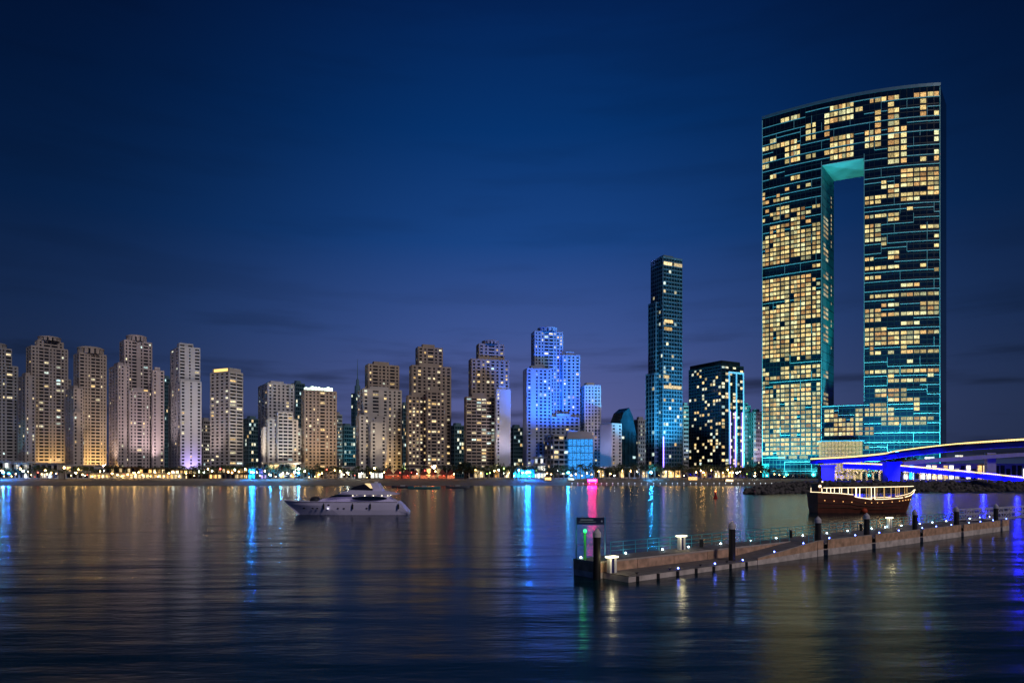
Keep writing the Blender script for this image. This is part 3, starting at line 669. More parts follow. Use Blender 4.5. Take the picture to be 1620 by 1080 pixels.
for i, x0 in enumerate((1231, 1248, 1265)):
    m = MB(); bar(m, x0, x0 + 13, zat(725, 560), zat(720, 560), .3, .45); m.build('lobby_window', M_HERO, TH)
for x, pw in ((1215, 380000), (1270, 380000), (1390, 300000), (1440, 300000), (1480, 240000)):
    p = Ph(x); spot('facade_floodlight', (p.x - 14, p.y - 34, GZ + 3), (p.x, p.y, 70), (.06, .80, .90), pw, 130)
p = (Ph(1310) + Ph(1360)) / 2 + DB * .5
spot('soffit_light', (p.x, p.y, ZL + 4), (p.x, p.y, ZS), (.04, .85, .62), 300000, 40, .5)
spot('flank_light', (p.x + 12, p.y + 2, ZL + 3), (p.x - 14, p.y, 170), (.05, .70, .80), 36000, 100, .8)

# ------------------------------------------------------------------ waterfront: podiums, pavilions, trees, lamps
TW = sorted(TOWERS, key=lambda t: t[0])
M_STUCCO = mat('stucco', (.50, .46, .40), .85, 0, .15, .2)
M_TIM = mat('timber_dark', (.10, .06, .035), .7, 0, .2, 1)
def glow(name, cols, lo, hi): return window_mat(name, cols, lo, hi)
G_WARM = glow('glow_warm', [(1, .50, .13), (1, .64, .24), (1, .78, .42)], .7, 3.6)
G_RED = glow('glow_red', [(1, .05, .03), (1, .16, .05), (1, .45, .2)], .25, 1.0)
G_CYAN = glow('glow_cyan', [(0, .26, 1), (.01, .42, 1), (.03, .6, 1)], 7, 14)
G_BLUE = glow('glow_blue', [(.02, .05, 1), (.06, .15, 1), (.1, .3, 1)], .8, 2.5)
G_WHITE = glow('glow_white', [(1, .9, .7), (1, 1, .9), (.8, 1, 1)], .8, 3.0)
G_MAG = glow('glow_magenta', [(1, .002, .12), (1, .004, .18), (1, .008, .22)], 90, 140)
def pavilion(label, x0, x1, ytop, Y, wall, gm, bays, name='beach_pavilion', depth=12, storeys=1, litshare=.8, roofm=None):
    """low building: base wall, overhanging roof, columns and a row of glazed bays per storey"""
    P0, P1 = xat(x0, Y), xat(x1, Y); zt = zat(ytop, Y); h = (zt - GZ) / storeys
    T = thing(name, label, 'building', ((P0 + P1) / 2, Y, GZ), 'low buildings along the promenade')
    m = MB(); m.box(P0, P1, Y + .5, Y + depth, GZ, zt - .4); m.build('wall', wall, T)
    for s in range(storeys):
        z0 = GZ + s * h
        m = MB(); m.box(P0 - 1.0, P1 + 1.0, Y - 1.6, Y + depth + .6, z0 + h - .45, z0 + h); m.build('roof' if s == storeys - 1 else 'canopy', roofm or wall, T)
        for b in range(bays):
            a0 = P0 + (P1 - P0) * (b + .12) / bays; a1 = P0 + (P1 - P0) * (b + .88) / bays
            m = MB(); m.poly([(a0, Y + .42, z0 + h * .12), (a1, Y + .42, z0 + h * .12), (a1, Y + .42, z0 + h * .72), (a0, Y + .42, z0 + h * .72)])
            m.build('window', gm if random.random() < litshare else M_GLASS, T)
        for b in range(bays + 1):
            a = P0 + (P1 - P0) * b / bays; m = MB(); m.box(a - .18, a + .18, Y - .9, Y - .55, z0, z0 + h - .46); m.build('column', wall, T)
    return T
pavilion('pale teal lit podium at the left edge of the photo', -30, 15, 728, 534, B_WHITE, G_WHITE, 5, 'podium', 14, 2, .2)
pavilion('white podium below the domed beige tower', 17, 51, 731, 532, B_WHITE, G_WHITE, 5, 'podium', 14, 2, .35)
pavilion('cream podium with small white gatehouse below the domed beige tower', 56, 92, 732, 533, M_STUCCO, G_WHITE, 4, 'podium', 14, 2, .3)
pavilion('low white rooms below the golden uplit tower', 104, 150, 735, 531, B_WHITE, G_WARM, 5, 'podium', 12, 2, .3)
pavilion('long gold lit beach terrace with white parapet', 147, 288, 748, 516, M_STUCCO, G_WARM, 22, 'beach_terrace', 6, 1, .95)
pavilion('two storey gold lit restaurant behind the long terrace', 168, 214, 738, 524, M_TIM, G_WARM, 7, 'restaurant', 12, 2, .8)
pavilion('two storey lit cafe below the pink floodlit tower', 220, 262, 740, 525, M_TIM, G_WARM, 6, 'restaurant', 12, 2, .6)
pavilion('flat roofed lit cafe below the violet uplit tower', 270, 318, 742, 524, M_TIM, G_WARM, 7, 'restaurant', 12, 2, .6)
pavilion('dark timber beach restaurant with gold lit floors below the gold crowned tower', 330, 392, 739, 520, M_TIM, G_WARM, 9, 'restaurant', 12, 2, .85)
pavilion('small shop with bright cyan screen right of the timber beach restaurant', 393, 404, 739, 515, M_DARK, G_CYAN, 2, 'lit_kiosk', 8, 2, 1)
pavilion('small violet blue lit kiosk left of the bright stepped block', 412, 422, 741, 515, M_DARK, glow('glow_violet', [(.5, .3, 1), (.6, .4, 1), (.8, .6, 1)], .8, 2), 2, 'lit_kiosk', 8, 2, 1)
pavilion('stucco podium under the bright stepped block', 416, 476, 731, 530, M_STUCCO, G_WARM, 7, 'podium', 12, 2, .3)
pavilion('lit arcade right of the bright stepped block', 480, 512, 742, 522, M_STUCCO, G_WARM, 5, 'restaurant', 10, 1, .8)
pavilion('white flat roofed hall left of the red restaurant', 536, 562, 738, 520, B_WHITE, G_WHITE, 4, 'podium', 12, 1, .3)
pavilion('green white lit cafe between the white hall and the red restaurant', 566, 606, 744, 518, M_DARK, G_WHITE, 6, 'restaurant', 10, 1, .8)
pavilion('cream podium behind the red restaurant', 640, 715, 735, 532, M_STUCCO, G_WARM, 9, 'podium', 12, 1, .6)
pavilion('cream podium below the blank pale slab', 742, 806, 738, 532, M_STUCCO, G_WARM, 8, 'podium', 10, 1, .4)
pavilion('low blue lit entrance left of the grey sunshade office', 812, 846, 737, 524, B_GREY, G_CYAN, 6, 'podium', 10, 1, .9)
pavilion('two storey lit lobby between blue entrance and sunshade office', 846, 864, 722, 528, B_GREY, G_WHITE, 4, 'podium', 10, 3, .7)
pavilion('wide white podium below the slanted glass office', 940, 1012, 738, 532, B_WHITE, G_WARM, 9, 'podium', 12, 1, .3)
pavilion('long pale podium below the two glass towers', 1015, 1182, 739, 534, B_GREY, G_WARM, 16, 'podium', 12, 1, .3)
for x0, x1, yt, gm, lab in ((861, 873, 754, G_WARM, 'small gold lit beach kiosk below the sunshade office'), (898, 909, 755, G_WHITE, 'small white lit beach kiosk below the blue glass cube'), (1088, 1104, 753, G_WARM, 'square gold lit beach kiosk below the black glass tower'), (1147, 1161, 757, G_WARM, 'low gold lit beach bar right of the square kiosk'), (929, 945, 757, G_MAG, 'small added magenta light box below the violet tinted tower, tinting the water')):  # the magenta one is added, to throw a streak on the water
    Yk = 505 if yt < 756 else 497
    z0 = 3.6 if yt < 756 else 2.6
    T = thing('beach_kiosk', lab, 'kiosk', (xat((x0 + x1) / 2, Yk), Yk, z0 - .4), 'kiosks on the beach')
    a, b, zt = xat(x0, Yk), xat(x1, Yk), zat(yt, Yk)
    m = MB(); m.box(a + .3, b - .3, Yk, Yk + 3, z0 - .6, zt - .3); m.build('counter_wall', M_TIM, T)
    m = MB(); m.poly([(a + .5, Yk - .06, z0 + .2), (b - .5, Yk - .06, z0 + .2), (b - .5, Yk - .06, zt - .4), (a + .5, Yk - .06, zt - .4)]); m.build('serving_opening', gm, T)
    m = MB(); m.hexa([(a - .4, Yk - 1, zt - .3), (b + .4, Yk - 1, zt - .3), (b + .4, Yk + 4, zt - .3), (a - .4, Yk + 4, zt - .3), (a + .6, Yk + .4, zt + .5), (b - .6, Yk + .4, zt + .5), (b - .6, Yk + 2.6, zt + .5), (a + .6, Yk + 2.6, zt + .5)]); m.build('roof', M_TIM, T)
# red lit tent restaurant
TR = thing('tent_restaurant', 'red lit beach restaurant of pointed tents in front of the amber window tower', 'restaurant', (xat(662, 516), 516, GZ))
for i in range(8):
    x0 = 607 + i * 14.2; Yk = 512 + (i % 2) * 3; a, b = xat(x0, Yk), xat(x0 + 13.6, Yk); c = (a + b) / 2; zt = zat(741 + (i * 5) % 4, Yk)
    m = MB(); ze = GZ + 3.2
    k = len(m.v); m.v += [(a, Yk, ze), (b, Yk, ze), (b, Yk + 7, ze), (a, Yk + 7, ze), (c, Yk + 3.5, zt + .8)]; m.f += [(0, 1, 4), (1, 2, 4), (2, 3, 4), (3, 0, 4), (3, 2, 1, 0)]
    tn = m.build('tent_roof', mat('tent_red', (.14, .035, .03), .8), TR)
    for px in (a + .1, b - .1): m = MB(); m.box(px - .1, px + .1, Yk + .1, Yk + .3, GZ, ze - .02); m.build('pole', M_TIM, TR)
    m = MB(); m.poly([(a + .5, Yk + 1.5, GZ + .3), (b - .5, Yk + 1.5, GZ + .3), (b - .5, Yk + 1.5, ze - .5), (a + .5, Yk + 1.5, ze - .5)]); m.build('lit_bar_front', G_RED, TR)
    if i % 2: point('tent_lamp', (c, Yk - 1.2, GZ + 2.4), (1, .16, .06), 420)

# closed and open umbrellas on the sand
ru = random.Random(31); um = MB(); um.lathe((0, 0, 0), [(.04, 0), (.04, 2.2)], 6); ume = um.mesh('pole'); ume.materials.append(M_TIM)
uc = MB(); uc.lathe((0, 0, 2.0), [(1.5, 0), (1.45, .06), (.7, .42), (.03, .62)], 8); uce = uc.mesh('canopy'); uce.materials.append(mat('umbrella_cloth', (.45, .40, .34), .85))
for i in range(34):
    x = 142 + i * 4.4 if i < 26 else 420 + (i - 26) * 16; Y = ru.uniform(498, 509); T = thing('beach_umbrella', f'{nth(i)} pale beach umbrella from the left on the sand', 'umbrella', (xat(x, Y), Y, 1.6 + (Y - 492) * .16 + .3), 'umbrellas on the beach')
    T['label'] = f'{nth(i)} pale beach umbrella from the left on the sand'
    for nm, me in (('pole', ume), ('canopy', uce)): o = bpy.data.objects.new(nm, me); COL.objects.link(o); o.parent = T
# trees: prototypes with a tapered trunk, limbs and leaf clumps, then copies
M_LEAF = mat('leaf', (.045, .070, .028), .7, 0, .45, .8)
M_LEAF2 = mat('leaf_dark', (.022, .042, .022), .7, 0, .45, .8)
M_PALM = mat('palm_leaf', (.06, .085, .03), .6, 0, .35, .8)
M_BARK = mat('bark', (.10, .07, .05), .9, 0, .3, 3)
def broad_meshes(seed, n=620, fl=1.0):
    r = random.Random(seed); t = MB(); t.tube([(0, 0, 0), (.1, 0, 1.4), (-.05, .1, 3)], [.3, .22, .15], 7)
    cl = []
    for i in range(6):
        a = i * 1.05 + r.random(); rr = 1.3 + r.random() * 1.5; z = 3.6 + r.random() * 3.2
        t.tube([(0, 0, 2.2 + .15 * i), (cos(a) * rr * .5, sin(a) * rr * .5, (z + 3) * .5), (cos(a) * rr, sin(a) * rr, z)], [.14, .09, .04], 5); cl.append((cos(a) * rr, sin(a) * rr, z, .9 + r.random() * .9))
    cl.append((0, 0, 6.6, 1.5))
    c = MB()
    for i in range(n):
        q = cl[r.randrange(len(cl))]; v = Vector((r.gauss(0, 1), r.gauss(0, 1), r.gauss(0, .75))); v = v.normalized() * q[3] * (.45 + .75 * r.random() ** .5)
        p = Vector(q[:3]) + v; s = .17 + .2 * r.random()
        u = Vector((r.gauss(0, 1), r.gauss(0, 1), r.gauss(0, .6))).normalized(); w = u.cross(Vector((r.gauss(0, 1), r.gauss(0, 1), r.gauss(0, 1)))).normalized()
        c.poly([p - u * s, p + w * s * .55, p + u * s, p - w * s * .55])
    return t, c
def palm_meshes(seed, h=8):
    r = random.Random(seed); t = MB(); bend = r.uniform(-.6, .6)
    t.tube([(bend * (k / 5) ** 2, 0, h * k / 5) for k in range(6)], [.26, .22, .2, .18, .17, .2], 7)
    c = MB(); top = Vector((bend, 0, h))
    for i in range(20):
        a = i * 2.4 + r.random() * .3; el = r.uniform(-.2, 1.1); L_ = 2.6 + r.random() * .9
        d = Vector((cos(a), sin(a), 0)); pr = top; side = Vector((-sin(a), cos(a), 0))
        pts = []
        for k in range(6): s = k / 5; pts.append(top + d * L_ * s * cos(el * .6) + Vector((0, 0, L_ * (s * sin(el) - .75 * s * s))))
        for k in range(5):
            for sg in (-1, 1):
                wd = .62 * (1 - .5 * k / 5) * sg; p0, p1 = pts[k], pts[k + 1]; m_ = (p0 + p1) / 2
                c.poly([p0, p1, p1 + side * wd + (p1 - p0) * .5 - Vector((0, 0, .25))]); c.poly([p0, m_, m_ + side * wd + (p1 - p0) * .5 - Vector((0, 0, .25))])
    return t, c
PROTO = {}
for k, sd in (('b0', 1), ('b1', 2), ('b2', 3), ('p0', 4), ('p1', 5)):
    t, c = broad_meshes(sd) if k[0] == 'b' else palm_meshes(sd)
    tm, cm = t.mesh('trunk'), c.mesh('crown'); tm.materials.append(M_BARK); cm.materials.append(M_PALM if k[0] == 'p' else (M_LEAF2 if k == 'b2' else M_LEAF)); PROTO[k] = (tm, cm)
def short(o): return o['label']
NEAR = [(-20, 'the grey ribbed tower'), (70, 'the domed beige tower'), (135, 'the golden uplit tower'), (212, 'the pink floodlit tower'), (293, 'the violet uplit tower'), (358, 'the gold crowned tower'), (442, 'the bright stepped block'), (505, 'the roof garden tower'), (600, 'the stepped shoulder tower'), (680, 'the amber window tower'), (770, 'the blank pale slab'), (840, 'the blue hotel'), (918, 'the blue glass cube'), (985, 'the slanted glass office'), (1052, 'the slender glass tower'), (1130, 'the black glass tower'), (1255, 'the left leg of the arch hotel'), (1345, 'the two bridge piers'), (1450, 'the right leg of the arch hotel'), (1580, 'the white shopping building')]
PLANT = []
def plant(kind, x, Y, h, z=GZ): PLANT.append((x, kind, Y, h, z))
rt = random.Random(21)
x = 4
while x < 600:
    plant(rt.choice(['b0', 'b1', 'b2', 'b2', 'p0']), x, rt.uniform(513.5, 519) if not 140 < x < 290 else rt.uniform(525, 530), rt.uniform(6.5, 11)); x += rt.uniform(6, 11)
for x in (612, 640, 668, 700, 716): plant(rt.choice(['b1', 'b2']), x, 524, rt.uniform(8.5, 11))
x = 750
while x < 1240:
    plant(rt.choice(['b2', 'b1', 'p0', 'p1', 'b2', 'p1']), x, rt.uniform(506.5, 522), rt.uniform(7.5, 12.5), GZ - .7); x += rt.uniform(5, 9)
for x in (1322, 1331, 1341, 1352, 1362, 1371, 1381, 1391, 1399, 1433, 1444, 1455, 1467, 1480, 1494): plant(rt.choice(['p0', 'p1']), x, rt.uniform(425, 445), rt.uniform(6, 8), 3.2)
for x in (1397, 1407, 1420, 1432): plant('b2', x, 470, 17, 4.6)
PLANT.sort()
cnt = {}
for x, kind, Y, h, z in PLANT:
    near = min(NEAR, key=lambda n: abs(n[0] - x))[1]; kn = 'palm' if kind[0] == 'p' else 'leafy tree'; key = (kn, near); i = cnt.get(key, 0); cnt[key] = i + 1
    s = h / (8.6 if kind[0] == 'p' else 7.6)
    T = thing('palm_tree' if kind[0] == 'p' else 'leafy_tree', f'{nth(i)} {kn} from the left in front of {near}', 'tree', (xat(x, Y), Y, z - .05), 'trees along the promenade', rt.uniform(0, 6.28))
    T.scale = (s * rt.uniform(.9, 1.25), s * rt.uniform(.9, 1.25), s)
    for nm, me in zip(('trunk', 'crown'), PROTO[kind]):
        o = bpy.data.objects.new(nm, me); COL.objects.link(o); o.parent = T
# the big round dark tree
t, c = broad_meshes(9, 2600); T = thing('leafy_tree', 'big round dark tree right of the red restaurant', 'tree', (xat(736, 512), 512, GZ - .05)); T.scale = (2.1, 2.1, 1.62)
tm, cm = t.mesh('trunk'), c.mesh('crown'); tm.materials.append(M_BARK); cm.materials.append(M_LEAF2)
for nm, me in (('trunk', tm), ('crown', cm)): o = bpy.data.objects.new(nm, me); COL.objects.link(o); o.parent = T

# promenade lamps: pole, bracket and globe
def lampmat(n, c, s): return mat('lamp_' + n, (.8, .8, .8), .4, 0, 0, 1, c, s)
LM = {'warm': lampmat('warm', (1, .58, .18), 48), 'white': lampmat('white', (.9, 1, .9), 45), 'cyan': lampmat('cyan', (.03, .42, 1), 600), 'red': lampmat('red', (1, .08, .05), 7), 'blue': lampmat('blue', (.008, .13, 1), 900), 'green': lampmat('green', (.5, 1, .15), 6)}
pm = MB(); pm.lathe((0, 0, 0), [(.16, 0), (.12, .5), (.07, .6), (.06, 3.6), (.14, 3.65), (.14, 3.75)], 8); pme = pm.mesh('pole'); pme.materials.append(M_DARK)
gme = {}
for k, m in LM.items(): b = MB(); b.ball((0, 0, 4.1), .42, 10, 8, .8); gme[k] = b.mesh('globe'); gme[k].materials.append(m)
LAMPS = []
rl = random.Random(5)
x = 3
while x < 600:
    c = rl.choices(['warm', 'white', 'cyan', 'red', 'blue'], [8, 1.6, 0, 1, 0])[0]; LAMPS.append((x, c, rl.uniform(506, 513.4), rl.choice([.5, .7, .9, 1.2, 1.8]))); x += rl.uniform(3, 13)
for x in (608, 622, 633, 645, 651, 660, 672, 689, 702, 718): LAMPS.append((x, rl.choice(['warm', 'red', 'warm', 'red', 'red']), 509, rl.uniform(.7, 1.2)))
x = 752
while x < 1250:
    c = rl.choices(['warm', 'white', 'cyan', 'green'], [6, 1.5, 0, .8])[0]; LAMPS.append((x, c, rl.uniform(508, 513.4), rl.uniform(.6, 1.1))); x += rl.uniform(6, 13)
for x, c, s in ((5, 'cyan', 2.2), (120, 'warm', 2), (212, 'warm', 2), (398, 'cyan', 2.4), (400.5, 'blue', 2.2), (466, 'white', 2.4), (472, 'cyan', 2), (775, 'green', 1.3), (797, 'green', 1.3), (835, 'blue', 3), (833, 'cyan', 2), (899, 'cyan', 2.2), (428, 'cyan', 1.6), (444, 'cyan', 1.4), (14, 'blue', 1.6), (838, 'blue', 2.4), (455, 'white', 1.8), (1030, 'cyan', 2.5), (1113, 'warm', 2.2), (1155, 'warm', 2), (1166, 'white', 2), (1194, 'white', 1.8), (550, 'white', 2)): LAMPS.append((x, c, 508.5, s))  # some cyan and blue ones added to widen the streaks on the water
LAMPS.sort(); cnt = {}
for x, c, Y, s in LAMPS:
    near = min(NEAR, key=lambda n: abs(n[0] - x))[1]; i = cnt.get((c, near), 0); cnt[(c, near)] = i + 1
    nmz = {'warm': 'amber'}.get(c, c)
    T = thing('promenade_lamp', f'{nth(i)} {nmz} lamp from left by {near}', 'lamp', (xat(x, Y), Y, min(GZ, 3.4 + (Y - 503) * .11) - .05), 'lamps along the promenade'); T.scale = (s * .8, s * .8, s ** .35 * rl.uniform(.55, 1.9) if s < 1.95 else s ** .35)
    for nm, me in (('pole', pme), ('globe', gme[c])): o = bpy.data.objects.new(nm, me); COL.objects.link(o); o.parent = T

# white float lights along the bathing beach
fb = MB(); fb.lathe((0, 0, 0), [(.1, -.3), (.45, -.1), (.45, .25), (.12, .4), (.1, 1.0)], 8); fme = fb.mesh('float'); fme.materials.append(M_WHITE)
lb = MB(); lb.ball((0, 0, 1.15), .26, 8, 6); lme = lb.mesh('light'); lme.materials.append(lampmat('float', (.8, .9, 1), 2.2))
i = 0; x = 905
while x < 1282:
    Y = 486 + rl.uniform(-1, 1); T = thing('marker_post_light', f'{nth(i)} small white marker light from the left along the beach edge', 'marker light', (xat(x, Y), Y, .55), 'marker lights along the beach edge'); i += 1
    for nm, me in (('float', fme), ('light', lme)): o = bpy.data.objects.new(nm, me); COL.objects.link(o); o.parent = T
    x += rl.uniform(7.5, 10.5)

# ------------------------------------------------------------------ rocky spit and revetment
M_ROCK = mat('rock', (.11, .10, .10), .95, 0, .4, .5, bump=.5, bscale=2)
spit = [water_at(1188, 781.5), water_at(1240, 780.5), water_at(1290, 779.5), water_at(1400, 778.5), water_at(1520, 777.5), water_at(1700, 776)]
mb = MB()
inner = [Vector((p.x + 6 + 4 * min(i, 2), p.y + 11 + 9 * min(i, 1), 3.0 if i == 0 else 4.3)) for i, p in enumerate(spit)]
back = [Vector((max(p.x + 30, 214 + 8 * i), 488 if i < 2 else 514, 2.2 if i == 0 else 4.3)) for i, p in enumerate(spit)]
for i in range(len(spit) - 1):
    a, b = spit[i], spit[i + 1]
    mb.poly([(a.x, a.y, -1), (b.x, b.y, -1), inner[i + 1], inner[i]]); mb.poly([inner[i], inner[i + 1], back[i + 1], back[i]])
mb.poly([(spit[0].x, spit[0].y, -1), inner[0], back[0], (back[0].x - 6, back[0].y, -1)])
struct(mb.build('spit_ground', mat('planted_soil', (.035, .04, .03), .95, 0, .4, .2)))
rr = random.Random(3); mb = MB()
def rock(mb, c, s):
    k = len(mb.v); n = 7
    for j in range(4):
        ph = pi * (j + .5) / 4
        for i in range(n): a = 2 * pi * i / n + j * .4; q = s * rr.uniform(.75, 1.15); mb.v.append((c[0] + q * sin(ph) * cos(a) * 1.2, c[1] + q * sin(ph) * sin(a), c[2] - q * .75 * cos(ph)))
    for j in range(3):
        for i in range(n): i2 = (i + 1) % n; mb.f.append((k + j * n + i, k + j * n + i2, k + (j + 1) * n + i2, k + (j + 1) * n + i))
    mb.f.append(tuple(k + i for i in reversed(range(n)))); mb.f.append(tuple(k + 3 * n + i for i in range(n)))
for i in range(len(spit) - 1):
    a, b = spit[i], spit[i + 1]; L_ = (b - a).length
    for q in range(int(L_ * 6.5)):
        t = rr.random(); u = rr.random(); p = a.lerp(b, t); w = inner[i].lerp(inner[i + 1], t); c = Vector((p.x, p.y, -.2)).lerp(w, u * 1.04)
        rock(mb, (c.x + rr.uniform(-.5, .5), c.y + rr.uniform(-.5, .5), c.z + .1), rr.uniform(.45, 1.15))
for q in range(900):
    t = rr.random() ** 1.3; p = spit[0].lerp(back[0], t); rock(mb, (p.x + rr.uniform(-3, 8), p.y + rr.uniform(-4, 6), rr.uniform(-.2, 1) + 2.0 * min(1, t * 6)), rr.uniform(.5, 1.2))
o = mb.build('breakwater_rocks', M_ROCK); o['kind'] = 'stuff'; tag(o, 'dark boulders of the breakwater spit behind the wooden boat', 'rocks')

# ------------------------------------------------------------------ bridge with blue lit girders
M_CONC = mat('bridge_concrete', (.20, .20, .26), .7, 0, .1, .3)
M_RAILG = mat('rail_gold_led', (.03, .02, .01), .4, 0, 0, 1, (1, .66, .24), 2.6)
M_DECKL = mat('deck_edge', (.16, .12, .10), .7)
def sweep(mb, path, prof):
    rings = []
    for i, p in enumerate(path):
        d = (path[min(i + 1, len(path) - 1)] - path[max(i - 1, 0)]); d.z = 0; d.normalize(); v = Vector((-d.y, d.x, 0))
        rings.append([p + v * b + Vector((0, 0, z)) for b, z in prof])
    mb.loft(rings)
def smooth_path(keys, n):   # keys (x,y,Y) in photo columns, Catmull-Rom
    P = [at(*k) for k in keys]; P = [P[0] * 2 - P[1]] + P + [P[-1] * 2 - P[-2]]; out = []
    for i in range(1, len(P) - 2):
        for k in range(n):
            t = k / n; out.append(.5 * ((2 * P[i]) + (P[i + 1] - P[i - 1]) * t + (2 * P[i - 1] - 5 * P[i] + 4 * P[i + 1] - P[i + 2]) * t * t + (3 * P[i] - P[i - 1] - 3 * P[i + 1] + P[i + 2]) * t ** 3))
    out.append(P[-2]); return out
up = smooth_path([(1282, 727, 404), (1340, 724, 396), (1400, 719, 384), (1440, 713, 372), (1520, 704, 345), (1620, 697, 318), (1720, 692, 300)], 6)
lo = smooth_path([(1334, 733.5, 404), (1400, 736, 396), (1470, 741.5, 388), (1550, 749, 378), (1630, 757.5, 366), (1720, 764, 356)], 6)
def bridge(name, label, path, wdt, gd, railgap):
    T = thing(name, label, 'bridge', (path[0].x, path[0].y, 3))
    g = MB(); sweep(g, path, [(-wdt / 2, -.7), (wdt / 2, -.7), (wdt / 2, 0), (-wdt / 2, 0)]); g.build('deck_slab', M_DECKL, T)
    g = MB(); sweep(g, path, [(-wdt * .40, -.72), (-wdt * .28, -gd), (wdt * .28, -gd), (wdt * .40, -.72)]); g.build('girder', M_CONC, T)
    for s in (-1, 1):
        g = MB(); sweep(g, path, [(s * wdt * .49 - .06, 1.02), (s * wdt * .49 + .06, 1.02), (s * wdt * .49 + .06, 1.14), (s * wdt * .49 - .06, 1.14)])
        rl_ = g.build('handrail', M_DECKL, T)
        g = MB(); sweep(g, path, [(s * wdt * .485 - .05, .30), (s * wdt * .485 + .05, .30), (s * wdt * .485 + .05, .80), (s * wdt * .485 - .05, .80)]); g.build('light_strip', M_RAILG, T)
        g = MB()
        for i in range(len(path) - 1):
            d = path[i + 1] - path[i]; dv = Vector((-d.y, d.x, 0)).normalized()
            for k in range(4): p = path[i] + d * (k / 4) + dv * s * wdt * .49; g.box(p.x - .05, p.x + .05, p.y - .05, p.y + .05, p.z, p.z + 1.02)
        o = g.build('railing_posts', M_DECKL, T, stuff=True)
    return T
TB = bridge('road_bridge', 'upper bridge rising to the right with gold lit railing and blue girder', up, 10, 2.7, 0)
TB2 = bridge('bridge_ramp', 'lower ramp sloping down to the right under the bridge with bright blue girder', lo, 7, 2.6, 0)
for (x0, x1, Y, yt) in ((1299, 1321, 398, 734), (1403.5, 1425, 379, 729)):
    g = MB(); a, b = xat(x0, Y), xat(x1, Y); zt = zat(yt, Y) - .3
    g.hexa([(a + .5, Y, 1), (b - .5, Y, 1), (b - .5, Y + 5, 1), (a + .5, Y + 5, 1), (a, Y, zt), (b, Y, zt), (b, Y + 5, zt), (a, Y + 5, zt)]); g.build('pier', M_CONC, TB)
    g = MB(); g.box(a - .6, b + .6, Y - .6, Y + 5.6, zt - .9, zt + .05); g.build('pier_cap', M_CONC, TB)
    xm = (a + b) / 2
    spot('bridge_blue_light', (xm - 2, Y - 12, 6.0), (xm, Y, 9), (.002, .003, 1), 40000, 90)
for i in range(3, len(up) - 1, 3):
    p = up[i]; spot('bridge_blue_light', (p.x - 4, p.y - 9, 5.6), (p.x, p.y, p.z - 2), (.002, .003, 1), 15000 if i < 22 else 2500, 84)
for i in range(1, len(lo) - 1, 3):
    p = lo[i]; spot('bridge_blue_light', (p.x - 2, p.y - 10, 5.3), (p.x, p.y, p.z - 1), (.0012, .002, 1), 60000, 84)
for i in range(2, len(lo) - 1, 4):      # blue lamps under the ramp shining down on the rocks
    p = lo[i]; spot('bridge_blue_light', (p.x - 1, p.y - 4.4, p.z - .5), (p.x - 14, p.y - 42, 2), (.004, .006, 1), 26000, 120)
# white shopping building behind the bridge
T = thing('shopping_building', 'white flat building with lit shops seen under the upper bridge', 'building', (xat(1520, 452), 452, 4.4))
g = MB(); g.box(xat(1428, 450), xat(1700, 450), 450, 480, 4.2, zat(733, 450)); g.build('wall', mat('shop_wall', (.30, .30, .34), .8), T)
pth = [at(1424, 733, 446), at(1470, 728, 444), at(1530, 724, 442), at(1600, 719, 440), at(1720, 714, 438)]
g = MB(); sweep(g, pth, [(-5, -1.4), (26, -1.4), (26, 1.0), (-5, 1.0)]); g.build('canopy_roof', mat('canopy_white', (.34, .32, .33), .7), T)
rs = random.Random(8)
for i in range(22):
    x0 = 1430 + i * 9; gm = rs.choice([G_WARM, G_WHITE, G_CYAN, M_GLASS, M_GLASS, G_WARM]); a, b = xat(x0, 449.8), xat(x0 + 6.5, 449.8); z0 = 5.0; zt = zat(736 if i % 3 else 741, 449.8)
    m = MB(); m.poly([(a, 449.8, z0), (b, 449.8, z0), (b, 449.8, zt), (a, 449.8, zt)]); m.build('shop_window', gm, T)
m = MB(); m.box(xat(1562, 440), xat(1576, 440), 440, 443, 4.3, zat(716, 440)); m.build('sign_pylon', mat('pylon', (.35, .32, .40), .6), T)
for (x, yb) in ((1467, 724), (1474, 723.5), (1515, 721), (1519, 721)):
    p = at(x, yb, 440); m = MB(); m.box(p.x - 1.6, p.x + 1.6, p.y - .3, p.y, p.z - .5, p.z + .5); m.build('canopy_sign', G_WHITE, T)
# fairy lights wound round the palms behind the bridge
i = 0
for x, kind, Y, h, z in PLANT:
    if 1315 < x < 1500 and kind[0] == 'p':
        m = MB(); r0 = Vector((xat(x, Y), Y - .1, z)); rq = random.Random(int(x))
        for k in range(26): a = k * 1.3; m.ball((r0.x + .4 * cos(a), r0.y + .4 * sin(a) - .1, r0.z + .4 + h * .8 * k / 26), .13, 5, 4)
        for k in range(16): m.ball((r0.x + rq.uniform(-1.8, 1.8), r0.y + rq.uniform(-1.5, 0), r0.z + h * rq.uniform(.8, 1.1)), .15, 5, 4)
        T = m.build('fairy_lights', mat('fairy', (.8, .7, .5), .5, 0, 0, 1, (1, .72, .3), 3.0, sample=False)); T['kind'] = 'stuff'
        tag(T, f'warm fairy lights wound round the {nth(i)} palm from the left behind the bridge', 'fairy lights', 'fairy lights behind the bridge'); i += 1

